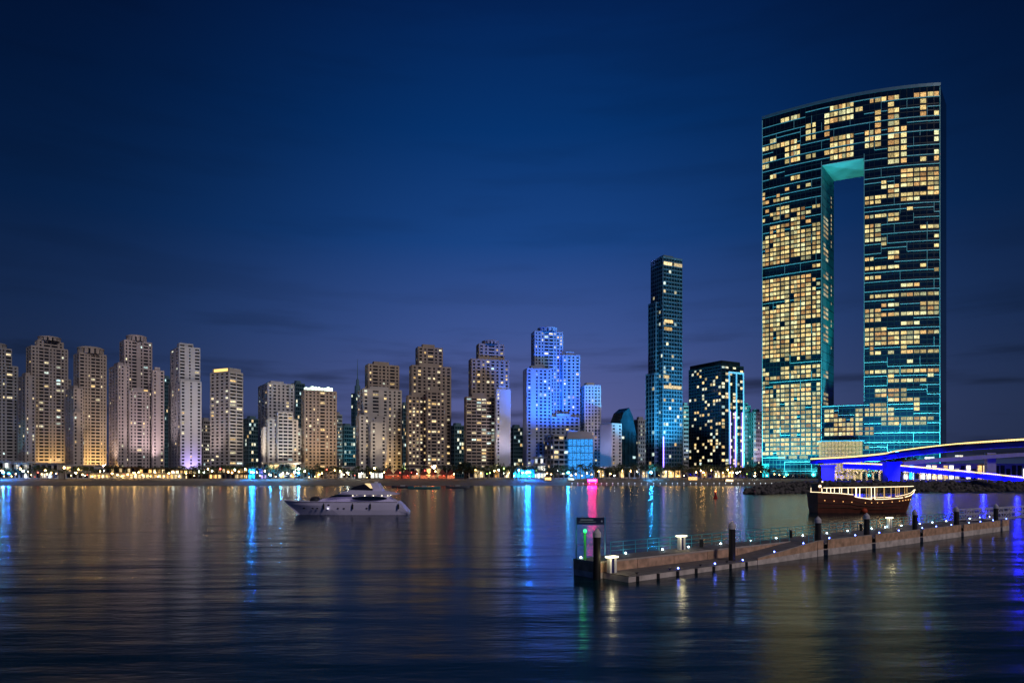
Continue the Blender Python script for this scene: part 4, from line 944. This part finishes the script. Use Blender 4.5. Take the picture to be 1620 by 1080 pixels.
# ------------------------------------------------------------------ floating dock
A0 = Vector((8.65, 50.5)); U = Vector((.797, .604)); V = Vector((-.604, .797))
def DP(a, b, z=0): p = A0 + U * a + V * b; return Vector((p.x, p.y, z))
def a_for(x, b): k = (x - HX) / F; p = A0 + V * b; return (k * p.y - p.x) / (U.x - k * U.y)
ZLO, ZHI, ZF = .47, 1.28, 1.5
M_CFLOAT = mat('float_concrete', (.66, .57, .52), .85, 0, .3, 1.2, bump=.4, bscale=6)
M_WOOD = mat('fascia_wood', (.60, .37, .24), .6, 0, .35, 1.5, bump=.2, bscale=5)
M_DECK = mat('deck_board', (.19, .17, .17), .75, 0, .25, 1.5, bump=.2, bscale=10)
M_TRIM = mat('dock_trim', (.55, .45, .38), .6, 0, .15, 2)
M_TEALR = mat('teal_rail', (.07, .45, .50), .4, .2, .1)
D = thing('floating_dock', 'long floating dock with wooden sides crossing the water at lower right', 'dock', DP(0, 0, 0))
def dbox(a0, a1, b0, b1, z0, z1, name, m, par=None):
    g = MB(); g.obox(A0, U, V, a0, a1, b0, b1, z0, z1); return g.build(name, m, par or D)
dbox(0, 16.4, .04, 2.66, -.7, ZLO - .07, 'low_float', M_CFLOAT); 
for k in range(30):      # boards of the low landing
    dbox(.02 + k * .546, .02 + k * .546 + .53, .0, 2.68, ZLO - .06, ZLO + .005 * (k % 3), 'deck_board', M_DECK)
dbox(-.6, 26.2, 2.72, 5.4, -.7, .45, 'high_float', M_CFLOAT)
dbox(-.62, 26.2, 2.70, 5.42, 1.18, ZHI, 'high_deck', M_DECK)
for k in range(6):
    a0, a1 = (-.6 + k * 4.5, -.6 + k * 4.5 + 4.45); dbox(a0, a1, 2.69, 2.78, .46, 1.17, 'fascia_panel', M_WOOD)
for k in range(3): dbox(-.63, -.56, 2.8 + k * .87, 2.8 + k * .87 + .84, .46, 1.17, 'fascia_panel', M_WOOD)
dbox(-.65, 26.2, 2.655, 2.72, 1.175, ZHI + .03, 'edge_trim', M_TRIM); dbox(-.68, -.625, 2.72, 5.44, 1.175, ZHI + .03, 'edge_trim', M_TRIM)
# sloping link from low landing to high deck
g = MB(); P = [DP(16.4, 0.04, -.7), DP(26.4, .04, -.7), DP(26.4, 2.66, -.7), DP(16.4, 2.66, -.7), DP(16.4, .04, ZLO), DP(26.4, .04, ZHI), DP(26.4, 2.66, ZHI), DP(16.4, 2.66, ZLO)]; g.hexa(P); g.build('ramp', M_DECK, D)
g = MB(); g.hexa([DP(16.4, -.04, -.7), DP(26.4, -.04, -.7), DP(26.4, .03, -.7), DP(16.4, .03, -.7), DP(16.4, -.04, ZLO - .05), DP(26.4, -.04, .62), DP(26.4, .03, .62), DP(16.4, .03, ZLO - .05)]); g.build('ramp_float_face', M_CFLOAT, D)
g = MB(); g.hexa([DP(16.4, -.04, ZLO - .045), DP(26.4, -.04, .625), DP(26.4, .03, .625), DP(16.4, .03, ZLO - .045), DP(16.4, -.04, ZLO + .08), DP(26.4, -.04, ZF), DP(26.4, .03, ZF), DP(16.4, .03, ZLO + .08)]); g.build('ramp_wood_face', M_WOOD, D)
g = MB(); g.hexa([DP(16.4, -.07, ZLO + .083), DP(26.4, -.07, ZF + .003), DP(26.4, .06, ZF + .003), DP(16.4, .06, ZLO + .083), DP(16.4, -.07, ZLO + .14), DP(26.4, -.07, ZF + .06), DP(26.4, .06, ZF + .06), DP(16.4, .06, ZLO + .14)]); g.build('ramp_trim', M_TRIM, D)
piles = [(1294, .45), (1371, .45), (1447.5, .45), (1513, .45), (1575.5, .45)]
pa = [a_for(x, b) for x, b in piles]; END = 78.6
segs = []; prev = 26.5
for a in pa: segs.append((prev, a + .15)); prev = a + 1.0
segs.append((prev, END))
segs = [s for s in segs if s[1] - s[0] > .8]
for a0, a1 in segs:
    n = 2 if a1 - a0 > 6 else 1
    for k in range(n):
        s0 = a0 + (a1 - a0) * k / n + (.04 if k else 0); s1 = a0 + (a1 - a0) * (k + 1) / n
        dbox(s0, s1, -.04, .03, .66, ZF, 'fascia_panel', M_WOOD); dbox(s0, s1, -.05, .9, -.7, .655, 'concrete_float', M_CFLOAT); dbox(s0, s1, -.07, .06, ZF + .003, ZF + .06, 'edge_trim', M_TRIM)
dbox(26.45, END, .95, 5.4, -.7, 1.17, 'high_float', M_CFLOAT); dbox(26.42, END + .02, 0.99, 5.42, 1.175, ZHI, 'high_deck', M_DECK)
prev = 26.5
for a in pa + [None]:
    a1 = END if a is None else a - .5
    if a1 - prev > .5: dbox(prev, a1, .05, .985, 1.1, ZHI - .003, 'deck_margin', M_DECK)
    prev = a1 + 1.0
for a in pa: dbox(a - .5, a + .95, .86, .945, .3, 1.15, 'pile_guide', M_DARK); dbox(a + .12, a + 1.02, -.02, .05, .58, .66, 'guide_bar', M_TRIM)
def rail(a0, a1, b, z, n, par=D):
    g = MB()
    for h in (.38, .74, 1.1): g.tube([DP(a0, b, z + h), DP(a1, b, z + h)], .028, 6)
    r = g.build('railing', M_TEALR, par)
    for k in range(n + 1): g = MB(); g.tube([DP(a0 + (a1 - a0) * k / n, b, z), DP(a0 + (a1 - a0) * k / n, b, z + 1.12)], .032, 6); g.build('railing_post', M_TEALR, r)
rail(3.4, 21.5, 5.25, ZHI, 12); rail(22.5, 36, 5.25, ZHI, 9); rail(37, 50, 5.25, ZHI, 8); rail(51, 64, 5.25, ZHI, 8); rail(65, 77.5, 5.25, ZHI, 8)
rail(19.5, 26.2, 2.8, ZHI, 4); rail(25.4, 26.3, .3, ZHI, 1)
# piles with white pointed caps
M_PILE = mat('pile_black', (.016, .013, .012), .5, 0, .3, 2)
M_CAP = mat('pile_cap', (.62, .58, .60), .5, 0, .08, 3)
pp = [('black pile with white pointed cap beside the dock sign', -.8, 2.55)] + [('black pile with white pointed cap standing on the low landing', a_for(1158, 1.0), 1.0)]
pp += [(f'{nth(i)} white capped black pile right of the dock ramp', a, .45) for i, a in enumerate(pa)]
for i, (lab, a, b) in enumerate(pp):
    p = DP(a, b, -2); T = thing('mooring_pile', lab, 'pile', p, 'capped piles along the dock')
    g = MB(); g.lathe(p, [(.29, 0), (.29, 5.25)], 18); g.build('shaft', M_PILE, T, smooth=False)
    g = MB(); g.lathe((p.x, p.y, p.z + 5.22), [(.315, 0), (.315, .32), (.30, .36), (.03, .66), (.01, .67)], 20); g.build('cap', M_CAP, T)
# white service pedestals with lit hood
M_HOOD = mat('hood_light', (.9, .9, .8), .4, 0, 0, 1, (1, .92, .58), 4.0)
M_NAVY = mat('navy_panel', (.02, .02, .12), .4)
for lab, x, y, b, z, sc in (('white service pedestal with lit hood below the dock sign', 968, 0, 2.05, ZLO, 1.0), ('white service pedestal with lit hood on the far side of the dock', 1078, 0, 4.5, ZHI, 1.0), ('white service pedestal with lit hood near the wooden boat', 1407, 0, 4.7, ZHI, 1.05)):
    a = a_for(x, b); c = DP(a, b, z); T = thing('service_pedestal', lab, 'pedestal', c, 'service pedestals on the dock')
    for s in (-1, 1): g = MB(); g.obox(c, U, V, s * .27 - .1, s * .27 + .1, -.16, .16, z, z + 1.12 * sc); g.build('side_panel', M_WHITE, T)
    g = MB(); g.obox(c, U, V, -.168, .168, -.1, .1, z, z + 1.1 * sc); g.build('socket_panel', M_NAVY, T)
    g = MB(); g.obox(c, U, V, -.46, .46, -.26, .26, z + 1.16 * sc, z + 1.27 * sc); g.build('lit_hood', M_HOOD, T)
    g = MB(); g.obox(c, U, V, -.40, .40, -.2, .2, z + 1.122 * sc, z + 1.158 * sc); g.build('hood_base', M_DARK, T)
    point('pedestal_lamp', (c.x - .1, c.y - .8, z + 1.2), (1, .86, .45), 22, .1)
# dark bollards
for i, (x, b) in enumerate(((1109.5, 4.7), (1251, 4.9), (1362, 4.8))):
    a = a_for(x, b); c = DP(a, b, ZHI); T = thing('dock_bin', f'{nth(i)} small dark post box from the left on the dock deck', 'post', c, 'small posts on the dock')
    g = MB(); g.obox(c, U, V, -.12, .12, -.12, .12, ZHI, ZHI + .75); g.build('body', M_PILE, T); g = MB(); g.obox(c, U, V, -.15, .15, -.15, .15, ZHI + .752, ZHI + .82); g.build('lid', B_GREY, T)
# deck lights
def lights(rows, b, z, name, lab, grp, col, st, k0):
    bm_, lm_ = mat(name + '_body', (.3, .3, .32), .4, .6, 0), mat(name + '_lens', (.8, .8, .9), .3, 0, 0, 1, col, st)
    b1 = MB(); b1.lathe((0, 0, 0), [(.10, 0), (.10, .05), (.07, .07)], 10); m1 = b1.mesh('housing'); m1.materials.append(bm_)
    b2 = MB(); b2.ball((0, 0, .11), .062, 10, 6); m2 = b2.mesh('lens'); m2.materials.append(lm_)
    for i, x in enumerate(rows):
        a = a_for(x, b); zz = z(a); T = thing(name, lab.format(nth(i)), 'deck light', DP(a, b, zz), grp)
        for nm, me in (('housing', m1), ('lens', m2)): o = bpy.data.objects.new(nm, me); COL.objects.link(o); o.parent = T
        p = DP(a, b - .1, zz + .2); point('deck_lamp', p, col, 1.6, .05)
zfr = lambda a: ZLO + .01 if a < 16.4 else (ZLO + .14 + (ZF - ZLO - .08) * (a - 16.4) / 10 if a < 26.4 else ZF + .062)
lights((1073, 1131, 1175, 1225, 1271, 1312, 1353, 1391, 1422, 1459, 1481, 1505, 1533, 1551, 1571, 1592), .0 + .06, zfr, 'blue_deck_light', '{} blue light from the left along the front edge of the dock', 'blue lights along the dock edge', (.10, .16, 1), 26, 0)
lights((919, 990, 1048, 1089, 1140, 1187, 1228, 1270, 1308, 1341, 1379, 1400, 1426, 1455, 1475, 1497, 1534, 1550, 1565), 5.0, lambda a: ZHI, 'white_deck_light', '{} white light from the left along the rear edge of the dock', 'white lights along the dock rear', (.65, .9, 1), 26, 0)
# sign gate and green navigation light
for k, a in enumerate((1.2, 5.0, 8.8, 12.4)):      # mooring cleats and rubber fenders of the low landing
    g = MB(); c = DP(a, .32, ZLO); g.obox(c, U, V, -.05, -.02, -.03, .03, ZLO, ZLO + .1); g.obox(c, U, V, .02, .05, -.03, .03, ZLO, ZLO + .1); g.obox(c, U, V, -.16, .16, -.035, .035, ZLO + .1, ZLO + .15); g.build('cleat', M_DARK, D)
for k in range(7):
    a = .8 + k * 2.3; g = MB(); g.obox(A0, U, V, a, a + .22, -.1, .03, -.2, ZLO - .08); g.build('fender', M_DARK, D)
c = DP(.3, 4.4, ZHI); T = thing('dock_sign', 'dark blue sign board on two thin posts at the left end of the dock', 'sign', c)
pl, pr = at(911.5, 0, 54.25), at(957, 0, 54.2); zt = zat(817, 55)
M_SIGNP = mat('sign_post', (.10, .30, .50), .3, .5, .1)
for q in (pl, pr): g = MB(); g.box(q.x - .05, q.x + .05, q.y - .05, q.y + .05, ZHI, zt + .02); g.build('post', M_SIGNP, T)
dv = Vector((pr.x - pl.x, pr.y - pl.y)); wd = dv.length; dv.normalize(); nv = Vector((-dv.y, dv.x))
g = MB(); g.obox(pl, dv, nv, .055, wd - .055, -.05, .05, zt - .56, zt); bd = g.build('board', mat('sign_navy', (.006, .014, .06), .35, 0, .05), T)
M_LET = mat('lettering', (.45, .50, .60), .5)
rq = random.Random(2)
for (zz, a0, a1, h) in ((zt - .19, .35, 1.3, .085), (zt - .36, .22, 1.55, .05)):
    a = a0; g = MB()
    while a < a1:
        w_ = rq.uniform(.03, .06)
        g.obox(pl, dv, nv, a, a + w_, -.058, -.052, zz - h * rq.uniform(.6, 1) / 2, zz + h / 2); a += w_ + (.02 if rq.random() < .85 else .06)
    o = g.build('lettering', M_LET, bd, stuff=True)
g = MB(); g.obox(pl, dv, nv, wd - .3, wd - .2, -.058, -.052, zt - .36, zt - .24); g.build('emblem', M_LET, bd)
c = DP(a_for(925.5, 4.6), 4.6, ZHI); T = thing('navigation_light', 'green glowing post with a round lamp under the dock sign', 'light', c)
zt2 = zat(837, c.y)
g = MB(); g.lathe(c, [(.13, 0), (.13, .1), (.085, .12), (.085, zt2 - ZHI - .3), (.11, zt2 - ZHI - .28)], 12); g.build('post', mat('green_post', (.03, .35, .05), .5, 0, .2, 2, (.0, .5, .03), .10), T)
g = MB(); g.ball((c.x, c.y, zt2 - .12), .13, 12, 8); g.build('lamp', mat('green_lamp', (.1, .9, .2), .4, 0, 0, 1, (.02, 1, .15), 3.5), T)
point('green_lamp', (c.x - .25, c.y - .3, zt2 - .5), (.05, 1, .15), 9, .1)
# white gangway truss at the right
G0, G1 = at(1529, 823, 97), at(1690, 815, 101); G0.z = 1.36; G1.z = 2.0
T = thing('gangway', 'white lattice gangway leaving the right end of the dock', 'gangway', G0)
d = (G1 - G0); dn = Vector((d.x, d.y, 0)).normalized(); nn = Vector((-dn.y, dn.x, 0)); M_GW = mat('gangway_white', (.62, .60, .66), .5, .1, .1)
H = Vector((0, 0, 1.55))
for s in (0, 1.6):
    o = nn * s
    for h in (.04, .55, 1): g = MB(); g.tube([G0 + o + H * h - Vector((0, 0, .0)), G1 + o + H * h], .06, 6); g.build('chord', M_GW, T)
    n = 14
    for k in range(n):
        p, q = G0 + d * (k / n) + o, G0 + d * ((k + 1) / n) + o
        g = MB(); g.tube([p, p + H], .04, 5); g.build('upright', M_GW, T)
        g = MB(); g.tube([p + H * (.04 if k % 2 else 1), q + H * (1 if k % 2 else .04)], .035, 5); g.build('brace', M_GW, T)
g = MB(); g.obox(G0, dn, nn, 0, d.length, .06, 1.54, G0.z - .06, G0.z + .02); g.hexa([tuple(v) for v in [G0 + nn * .06, G1 + nn * .06, G1 + nn * 1.54, G0 + nn * 1.54, G0 + nn * .06 + Vector((0, 0, .08)), G1 + nn * .06 + Vector((0, 0, .08)), G1 + nn * 1.54 + Vector((0, 0, .08)), G0 + nn * 1.54 + Vector((0, 0, .08))]]) if False else None
g = MB(); fl = [G0 + nn * .06, G1 + nn * .06, G1 + nn * 1.54, G0 + nn * 1.54]; g.hexa([tuple(v - Vector((0, 0, .05))) for v in fl] + [tuple(v + Vector((0, 0, .03))) for v in fl]); g.build('walkway', M_DECK, T)

# ------------------------------------------------------------------ motor yacht
def yx(c): return (c - 795) * .0188
def yz(c): return (425 - c) * .0188
YL = Vector((xat(548, 137.1), 137.1, 0))
Y_ = local_thing('motor_yacht', 'white motor yacht heading left with black fenders along its side', 'boat', YL, rz=R(2))
M_HULL = mat('yacht_gelcoat', (.76, .71, .95), .28, 0, .04, .5)
M_YG = mat('yacht_glass', (.008, .008, .010), .1, 0, 0)
M_LAMPY = mat('yacht_lamp', (.9, .9, .8), .4, 0, 0, 1, (1, .88, .6), 3.2)
rings = []
NS = 26
for i in range(NS):
    s = i / (NS - 1); x = yx(130) + (yx(1460) - yx(130)) * s
    zs = 2.82 - .16 * min(1, s * 5) - (0 if s < .86 else 0.0)
    if s > .93: zs = 2.62 - (s - .93) / .07 * 2.05
    hb = 2.9 * (1 - (1 - min(1, s / .42)) ** 2.1) * (1 if s < .8 else 1 - .1 * (s - .8) / .2) + .02
    hw = hb * (.55 + .4 * min(1, s / .45)); rk = 3.3 * (1 - s) ** 3
    pts = []
    for b, z in ((hb, zs), (hb * .985, zs * .72), (hb * .93 * (.72 + .28 * min(1, s / .4)), zs * .36), (hw * .86, .0), (hw * .55, -.6)):
        pts.append((x + rk * (1 - max(z, 0) / zs), b, z))
    k = (x + rk, 0, -.95)
    rings.append([(p[0], -p[1], p[2]) for p in pts] + [k] + list(reversed(pts)))
g = MB(); g.loft(rings); hull = g.build('hull', M_HULL, Y_)
for i, r in enumerate(()): pass
g = MB()   # rub rail along the sheer
for sg in (-1, 1): g.tube([(rings[i][0][0], sg * abs(rings[i][0][1]) + sg * .02, rings[i][0][2] - .12) for i in range(0, 24)], .05, 5)
g.build('rub_rail', mat('rubrail', (.25, .23, .3), .5), hull)
def extr(name, prof, hwf, m, par):
    g = MB(); n = len(prof); k = 0
    a = [(yx(x), -hwf(yx(x), yz(z)), yz(z)) for x, z in prof]; b = [(p[0], -p[1], p[2]) for p in a]
    g.v = a + b; g.f.append(tuple(range(n))); g.f.append(tuple(range(2 * n - 1, n - 1, -1)))
    for i in range(n): j = (i + 1) % n; g.f.append((i, j, n + j, n + i))
    return g.build(name, m, par)
cw = lambda x, z: (2.35 - .22 * max(0, z - 2.6)) * (1 if x > -1 else max(.35, 1 + (x + 1) * .13))
cab = extr('cabin', [(500, 287), (560, 256), (640, 242), (860, 233), (905, 221), (1230, 221), (1272, 255), (1335, 288)], cw, M_HULL, Y_)
for sg in (-1, 1):
    g = MB(); cx, n = 1060, 20; pts = []
    for i in range(n):
        t = 2 * pi * i / n; xx = yx(cx) + (yx(1245) - yx(cx)) * cos(t); zz = yz(252) + (.46 if sin(t) > 0 else .42) * sin(t); pts.append((xx, sg * (cw(xx, zz) + .025), zz))
    g.poly(pts); g.build('saloon_window', M_YG, cab)
    for xx in (885, 1010, 1100, 1190, 1250):
        g = MB(); g.ball((yx(xx), sg * (cw(0, yz(222)) + .03), yz(223)), .13, 8, 6, .6); g.build('deck_lamp', M_LAMPY, cab)
extr('windscreen', [(630, 243), (705, 212), (905, 211), (868, 232)], lambda x, z: 2.15 - .2 * max(0, z - 3), M_YG, Y_)
extr('flybridge', [(725, 211), (770, 186), (870, 164), (1190, 174), (1352, 204), (1345, 214), (900, 216)], lambda x, z: 2.35 if x > -.5 else 1.9, M_HULL, Y_)
extr('flybridge_screen', [(848, 162), (890, 128), (1002, 101), (1088, 152), (1080, 171)], lambda x, z: 1.5, M_YG, Y_)
extr('lit_windshield', [(1003, 96), (1050, 98), (1088, 148), (1062, 146)], lambda x, z: 1.53, mat('yacht_gold', (.9, .7, .4), .4, 0, 0, 1, (1, .72, .34), .95), Y_)
extr('radar_arch', [(1062, 93), (1142, 95), (1196, 178), (1092, 178), (1090, 150)], lambda x, z: 1.75, M_HULL, Y_)
g = MB(); g.lathe((yx(1110), 0, yz(94)), [(.4, 0), (.45, .12), (.3, .3), (.05, .36)], 12); g.tube([(yx(1130), 0, yz(94)), (yx(1132), 0, yz(60))], .02, 5); g.build('radar_dome', M_WHITE, Y_)
g = MB(); g.loft([[(yx(410 + 22 * i), b * w_, 2.62 + z * h) for b, z in ((-1, 0), (-.9, .75), (-.4, 1), (.4, 1), (.9, .75), (1, 0))] for i, (w_, h) in enumerate(((.2, .3), (.7, .8), (.85, .95), (.85, .95), (.75, .85), (.5, .3)))]); g.build('covered_tender', M_DARK, Y_)
def hbs(x):
    s = (x - yx(130)) / (yx(1460) - yx(130)); return 2.9 * (1 - (1 - min(1, s / .42)) ** 2.1)
for cx in (592, 892, 1075, 1368):
    x = yx(cx); g = MB(); g.lathe((x, -hbs(x) - .17, yz(365)), [(.05, 0), (.17, .12), (.17, .95), (.05, 1.08), (.02, 1.3)], 10); g.build('fender', M_DARK, Y_)
for cx in (372, 470, 520, 640, 740, 800, 1037):
    x = yx(cx); g = MB(); b_ = hbs(x) * (.98 - .16 * max(0, 1 - (x - yx(130)) / 9)) + .03; zc = yz(355) if cx != 640 else yz(320)
    g.poly([(x + .24 * cos(t * pi / 6), -b_ - .02, zc + .13 * sin(t * pi / 6)) for t in range(12)]); g.build('porthole', M_YG, Y_)
x = yx(635); g = MB(); g.ball((x, -hbs(x) - .02, yz(357)), .2, 10, 6, .6); g.build('hull_lamp', mat('hull_lamp', (.9, .9, .9), .4, 0, 0, 1, (.9, .88, 1), 1.6), Y_)
g = MB()
for sg in (-1, 1): g.tube([(rings[i][0][0] + .1, sg * (abs(rings[i][0][1]) - .12), rings[i][0][2] + .62) for i in range(1, 12)], .02, 5)
rl0 = g.build('bow_rail', mat('steel', (.5, .5, .55), .25, .9, 0), Y_)
for i in range(1, 12, 2):
    for sg in (-1, 1): g = MB(); p = (rings[i][0][0] + .1, sg * (abs(rings[i][0][1]) - .12), rings[i][0][2]); g.tube([p, (p[0], p[1], p[2] + .62)], .018, 5); g.build('stanchion', MATS['steel'], rl0)

# ------------------------------------------------------------------ wooden boat with strings of lights
def dx(c): return (c - 825) * .01564
def dz(c): return (512 - c) * .01564
DL = Vector((xat(1366.5, 144), 144, 0))
Dh = local_thing('wooden_dhow', 'brown wooden passenger boat outlined with white string lights behind the dock', 'boat', DL, rz=R(3))
M_DHULL = mat('dhow_hull', (.135, .036, .020), .55, 0, .3, .8)
M_BULB = mat('string_light', (.9, .8, .6), .4, 0, 0, 1, (1, .78, .48), 2.6)
sheer = [(110, 240), (400, 252), (575, 270), (600, 300), (820, 332), (1000, 328), (1290, 312), (1420, 288), (1500, 255), (1540, 200)]
def sh(x):
    for (x0, z0), (x1, z1) in zip(sheer, sheer[1:]):
        if dx(x0) <= x <= dx(x1): t = (x - dx(x0)) / (dx(x1) - dx(x0)); return dz(z0 + (z1 - z0) * t)
    return dz(240) if x < 0 else dz(200)
def dhb(x):
    s = (x - dx(110)) / (dx(1540) - dx(110)); s = min(max(s, 0), 1)
    return 2.9 * (.80 + .2 * min(1, s / .3)) * (1 if s < .55 else max(.03, 1 - ((s - .55) / .45) ** 2.2))
rings = []
for i in range(31):
    s = i / 30; x = dx(110) + (dx(1540) - dx(110)) * s; z = sh(x); hb = dhb(x); rk = -2.3 * s ** 6 if s > .4 else .5 * (1 - s / .4) ** 2 * .6
    P = [(hb, z), (hb * .98, z * .7), (hb * .92, z * .35), (hb * .8, 0), (hb * .4, -.7)]
    P = [(x + rk * (1 - max(b_[1], 0) / z), b_[0], b_[1]) for b_ in P]
    rings.append([(p[0], -p[1], p[2]) for p in P] + [(x + rk, 0, -1)] + list(reversed(P)))
g = MB(); n = 11
g.loft(rings, closed=False); dh = g.build('hull', M_DHULL, Dh)
g = MB(); g.loft([[(r[1][0], r[1][1] * .97, 1.9), (r[1][0], -r[1][1] * .97, 1.9)] for r in rings[:29]], cap=False, closed=False); g.build('deck', M_TIM, Dh)
for k, zf in enumerate((.9, .72, .5, .28)):
    g = MB()
    for sg in (-1, 1): g.tube([(r[1 if k < 2 else 2][0], sg * (abs(r[2 if k > 2 else 1][1]) + (.05 if k < 2 else .03)) , sh(r[0][0]) * zf) for r in rings[:28]], .05, 5)
    g.build('strake', M_TIM, dh)
# canopy roof and posts
ZR = dz(182)
g = MB(); g.loft([[(dx(185) + (dx(1500) - dx(185)) * i / 12, sg * dhb(dx(185) + (dx(1500) - dx(185)) * i / 12) * .93, ZR + zz + i * .025) for sg, zz in ((-1, .06), (-1, .16), (0, .30), (1, .16), (1, .06))] for i in range(13)]); rf = g.build('canopy_roof', M_TIM, Dh)
roofz = lambda x: ZR + .3 * (x - dx(185)) / (dx(1500) - dx(185))
for sg in (-1, 1):
    bulbs = [(dx(190), dx(1500), None)]
    g = MB(); g.tube([(x, sg * (dhb(x) * .93 + .05), roofz(x) + .05) for x in [dx(190) + (dx(1500) - dx(190)) * i / 24 for i in range(25)]], .065, 6); g.build('string_lights', M_BULB, rf)
    for x0, x1 in ((165, 400), (405, 572), (592, 826), (872, 1288), (1332, 1535)):
        g = MB(); g.tube([(x, sg * (dhb(x) + .05), sh(x) + .03) for x in [dx(x0) + (dx(x1) - dx(x0)) * i / 12 for i in range(13)]], .065, 6); g.build('string_lights', M_BULB, dh)
    for c in (170, 285, 400, 512, 615, 825, 872):
        x = dx(c); g = MB(); g.tube([(x, sg * (dhb(x) * .95 + .03), sh(x) - .02), (x, sg * (dhb(x) * .93 + .03), roofz(x) + .03)], .06, 6); g.build('lit_post', M_BULB, Dh)
    for c in (760, 1000, 1105, 1200, 1330, 1372):
        x = dx(c); g = MB(); g.tube([(x, sg * dhb(x) * .95, sh(x) - .02), (x, sg * dhb(x) * .93, roofz(x) + .03)], .05, 6); g.build('post', mat('post_warm', (.5, .3, .12), .5, 0, 0, 1, (1, .6, .2), .6), Dh)
    for c in (205, 325, 442, 556, 738, 825, 905, 975, 1115, 1232, 1290, 1342, 1390, 1435):
        x = dx(c); zc = dz(345 + 30 * min(1, (c - 205) / 500) - (0 if c < 1000 else (c - 1000) * .09)); g = MB(); g.ball((x, sg * (dhb(x) * .975 + .06), zc), .085, 8, 6); g.build('hull_lamp', mat('hull_orange', (.9, .6, .3), .4, 0, 0, 1, (1, .5, .16), 2.2), dh)
g = MB(); g.box(dx(150), dx(190), -1.6, 1.6, dz(235), dz(125)); g.build('stern_cabin_post', M_DHULL, Dh)
g = MB(); g.ball((dx(162), -1.7, dz(158)), .3, 10, 6); g.build('stern_lamp', M_BULB, Dh); g = MB(); g.ball((dx(212), -1.2, dz(98)), .16, 8, 6); g.build('stern_lamp', M_BULB, Dh)
for c in (300, 560, 800, 1050, 1300): point('cabin_lamp', DL + Vector((dx(c), 0, 4.4)), (1, .6, .25), 30, .15)
for c in (640, 720, 900, 960, 1040, 1130, 1210):
    g = MB(); x = dx(c); g.box(x - .25, x + .25, -1.9, 1.9, 1.92, 2.4); g.build('bench', M_TIM, Dh)

# ------------------------------------------------------------------ buoys and small moored boats
def buoy(label, x, y, r, h, col, em=None, st=0):
    p = water_at(x, y); T = local_thing('buoy', label, 'buoy', p); m = mat('buoy_' + label[:6], col, .5, 0, .1, 2)
    g = MB(); g.lathe((0, 0, 0), [(r * .5, -.4), (r, -.1), (r, .3), (r * .55, .6), (r * .35, h * .8), (r * .3, h)], 14); g.build('body', m, T)
    g = MB(); g.ball((0, 0, h + r * .25), r * .3, 10, 8); g.build('top', mat('buoytop_' + label[:6], col, .4, 0, 0, 1, em, st) if em else m, T)
buoy('red navigation buoy with a small lamp in the open water', 1132, 788, .75, 2.2, (.45, .02, .01), (1, .25, .05), 6)
p = water_at(1366.5, 811); T = local_thing('buoy', 'orange round mooring buoy in front of the wooden boat', 'buoy', p)
g = MB(); g.ball((0, 0, .45), .72, 16, 10, .9); g.build('body', mat('buoy_orange', (.55, .07, .02), .5, 0, .1, 2), T); g = MB(); g.lathe((0, 0, 1.05), [(.12, 0), (.12, .14), (.05, .2)], 10); g.build('eye', M_DARK, T)
buoy('white lit marker buoy near the blue hotel reflection', 833, 771.5, .5, 1.6, (.7, .7, .7), (.6, .85, 1), 8)
for lab, x, y, L_, col in (('small teal open boat moored off the beach right of the yacht', 671, 773, 18, (.03, .22, .26)), ('small grey open boat moored off the beach below the big dark tree', 724, 771.5, 14, (.12, .13, .16)), ('small dark boat moored off the beach behind the yacht', 637, 771.5, 13, (.05, .06, .10))):
    p = water_at(x, y); T = local_thing('open_boat', lab, 'boat', p, 'small boats moored off the beach'); g = MB(); rg = []
    for i in range(11):
        s = i / 10; xx = (s - .5) * L_; b = 1.6 * (1 - abs(2 * s - 1) ** 3) + .05; z = 1.0 + .5 * abs(2 * s - 1) ** 2
        rg.append([(xx, -b, z), (xx, -b * .8, .2), (xx, 0, -.4), (xx, b * .8, .2), (xx, b, z)])
    g.loft(rg, closed=False); g.build('hull', mat('boat_' + lab[6:10], col, .5, 0, .1, 1), T)
    g = MB(); g.loft([[(r[0][0], r[0][1] * .9, .7), (r[0][0], -r[0][1] * .9, .7)] for r in rg], cap=False, closed=False); g.build('floor', M_TIM, T)
    g = MB(); g.box(-1.2, 1.4, -.8, .8, .72, 1.9); g.build('console', B_GREY, T)
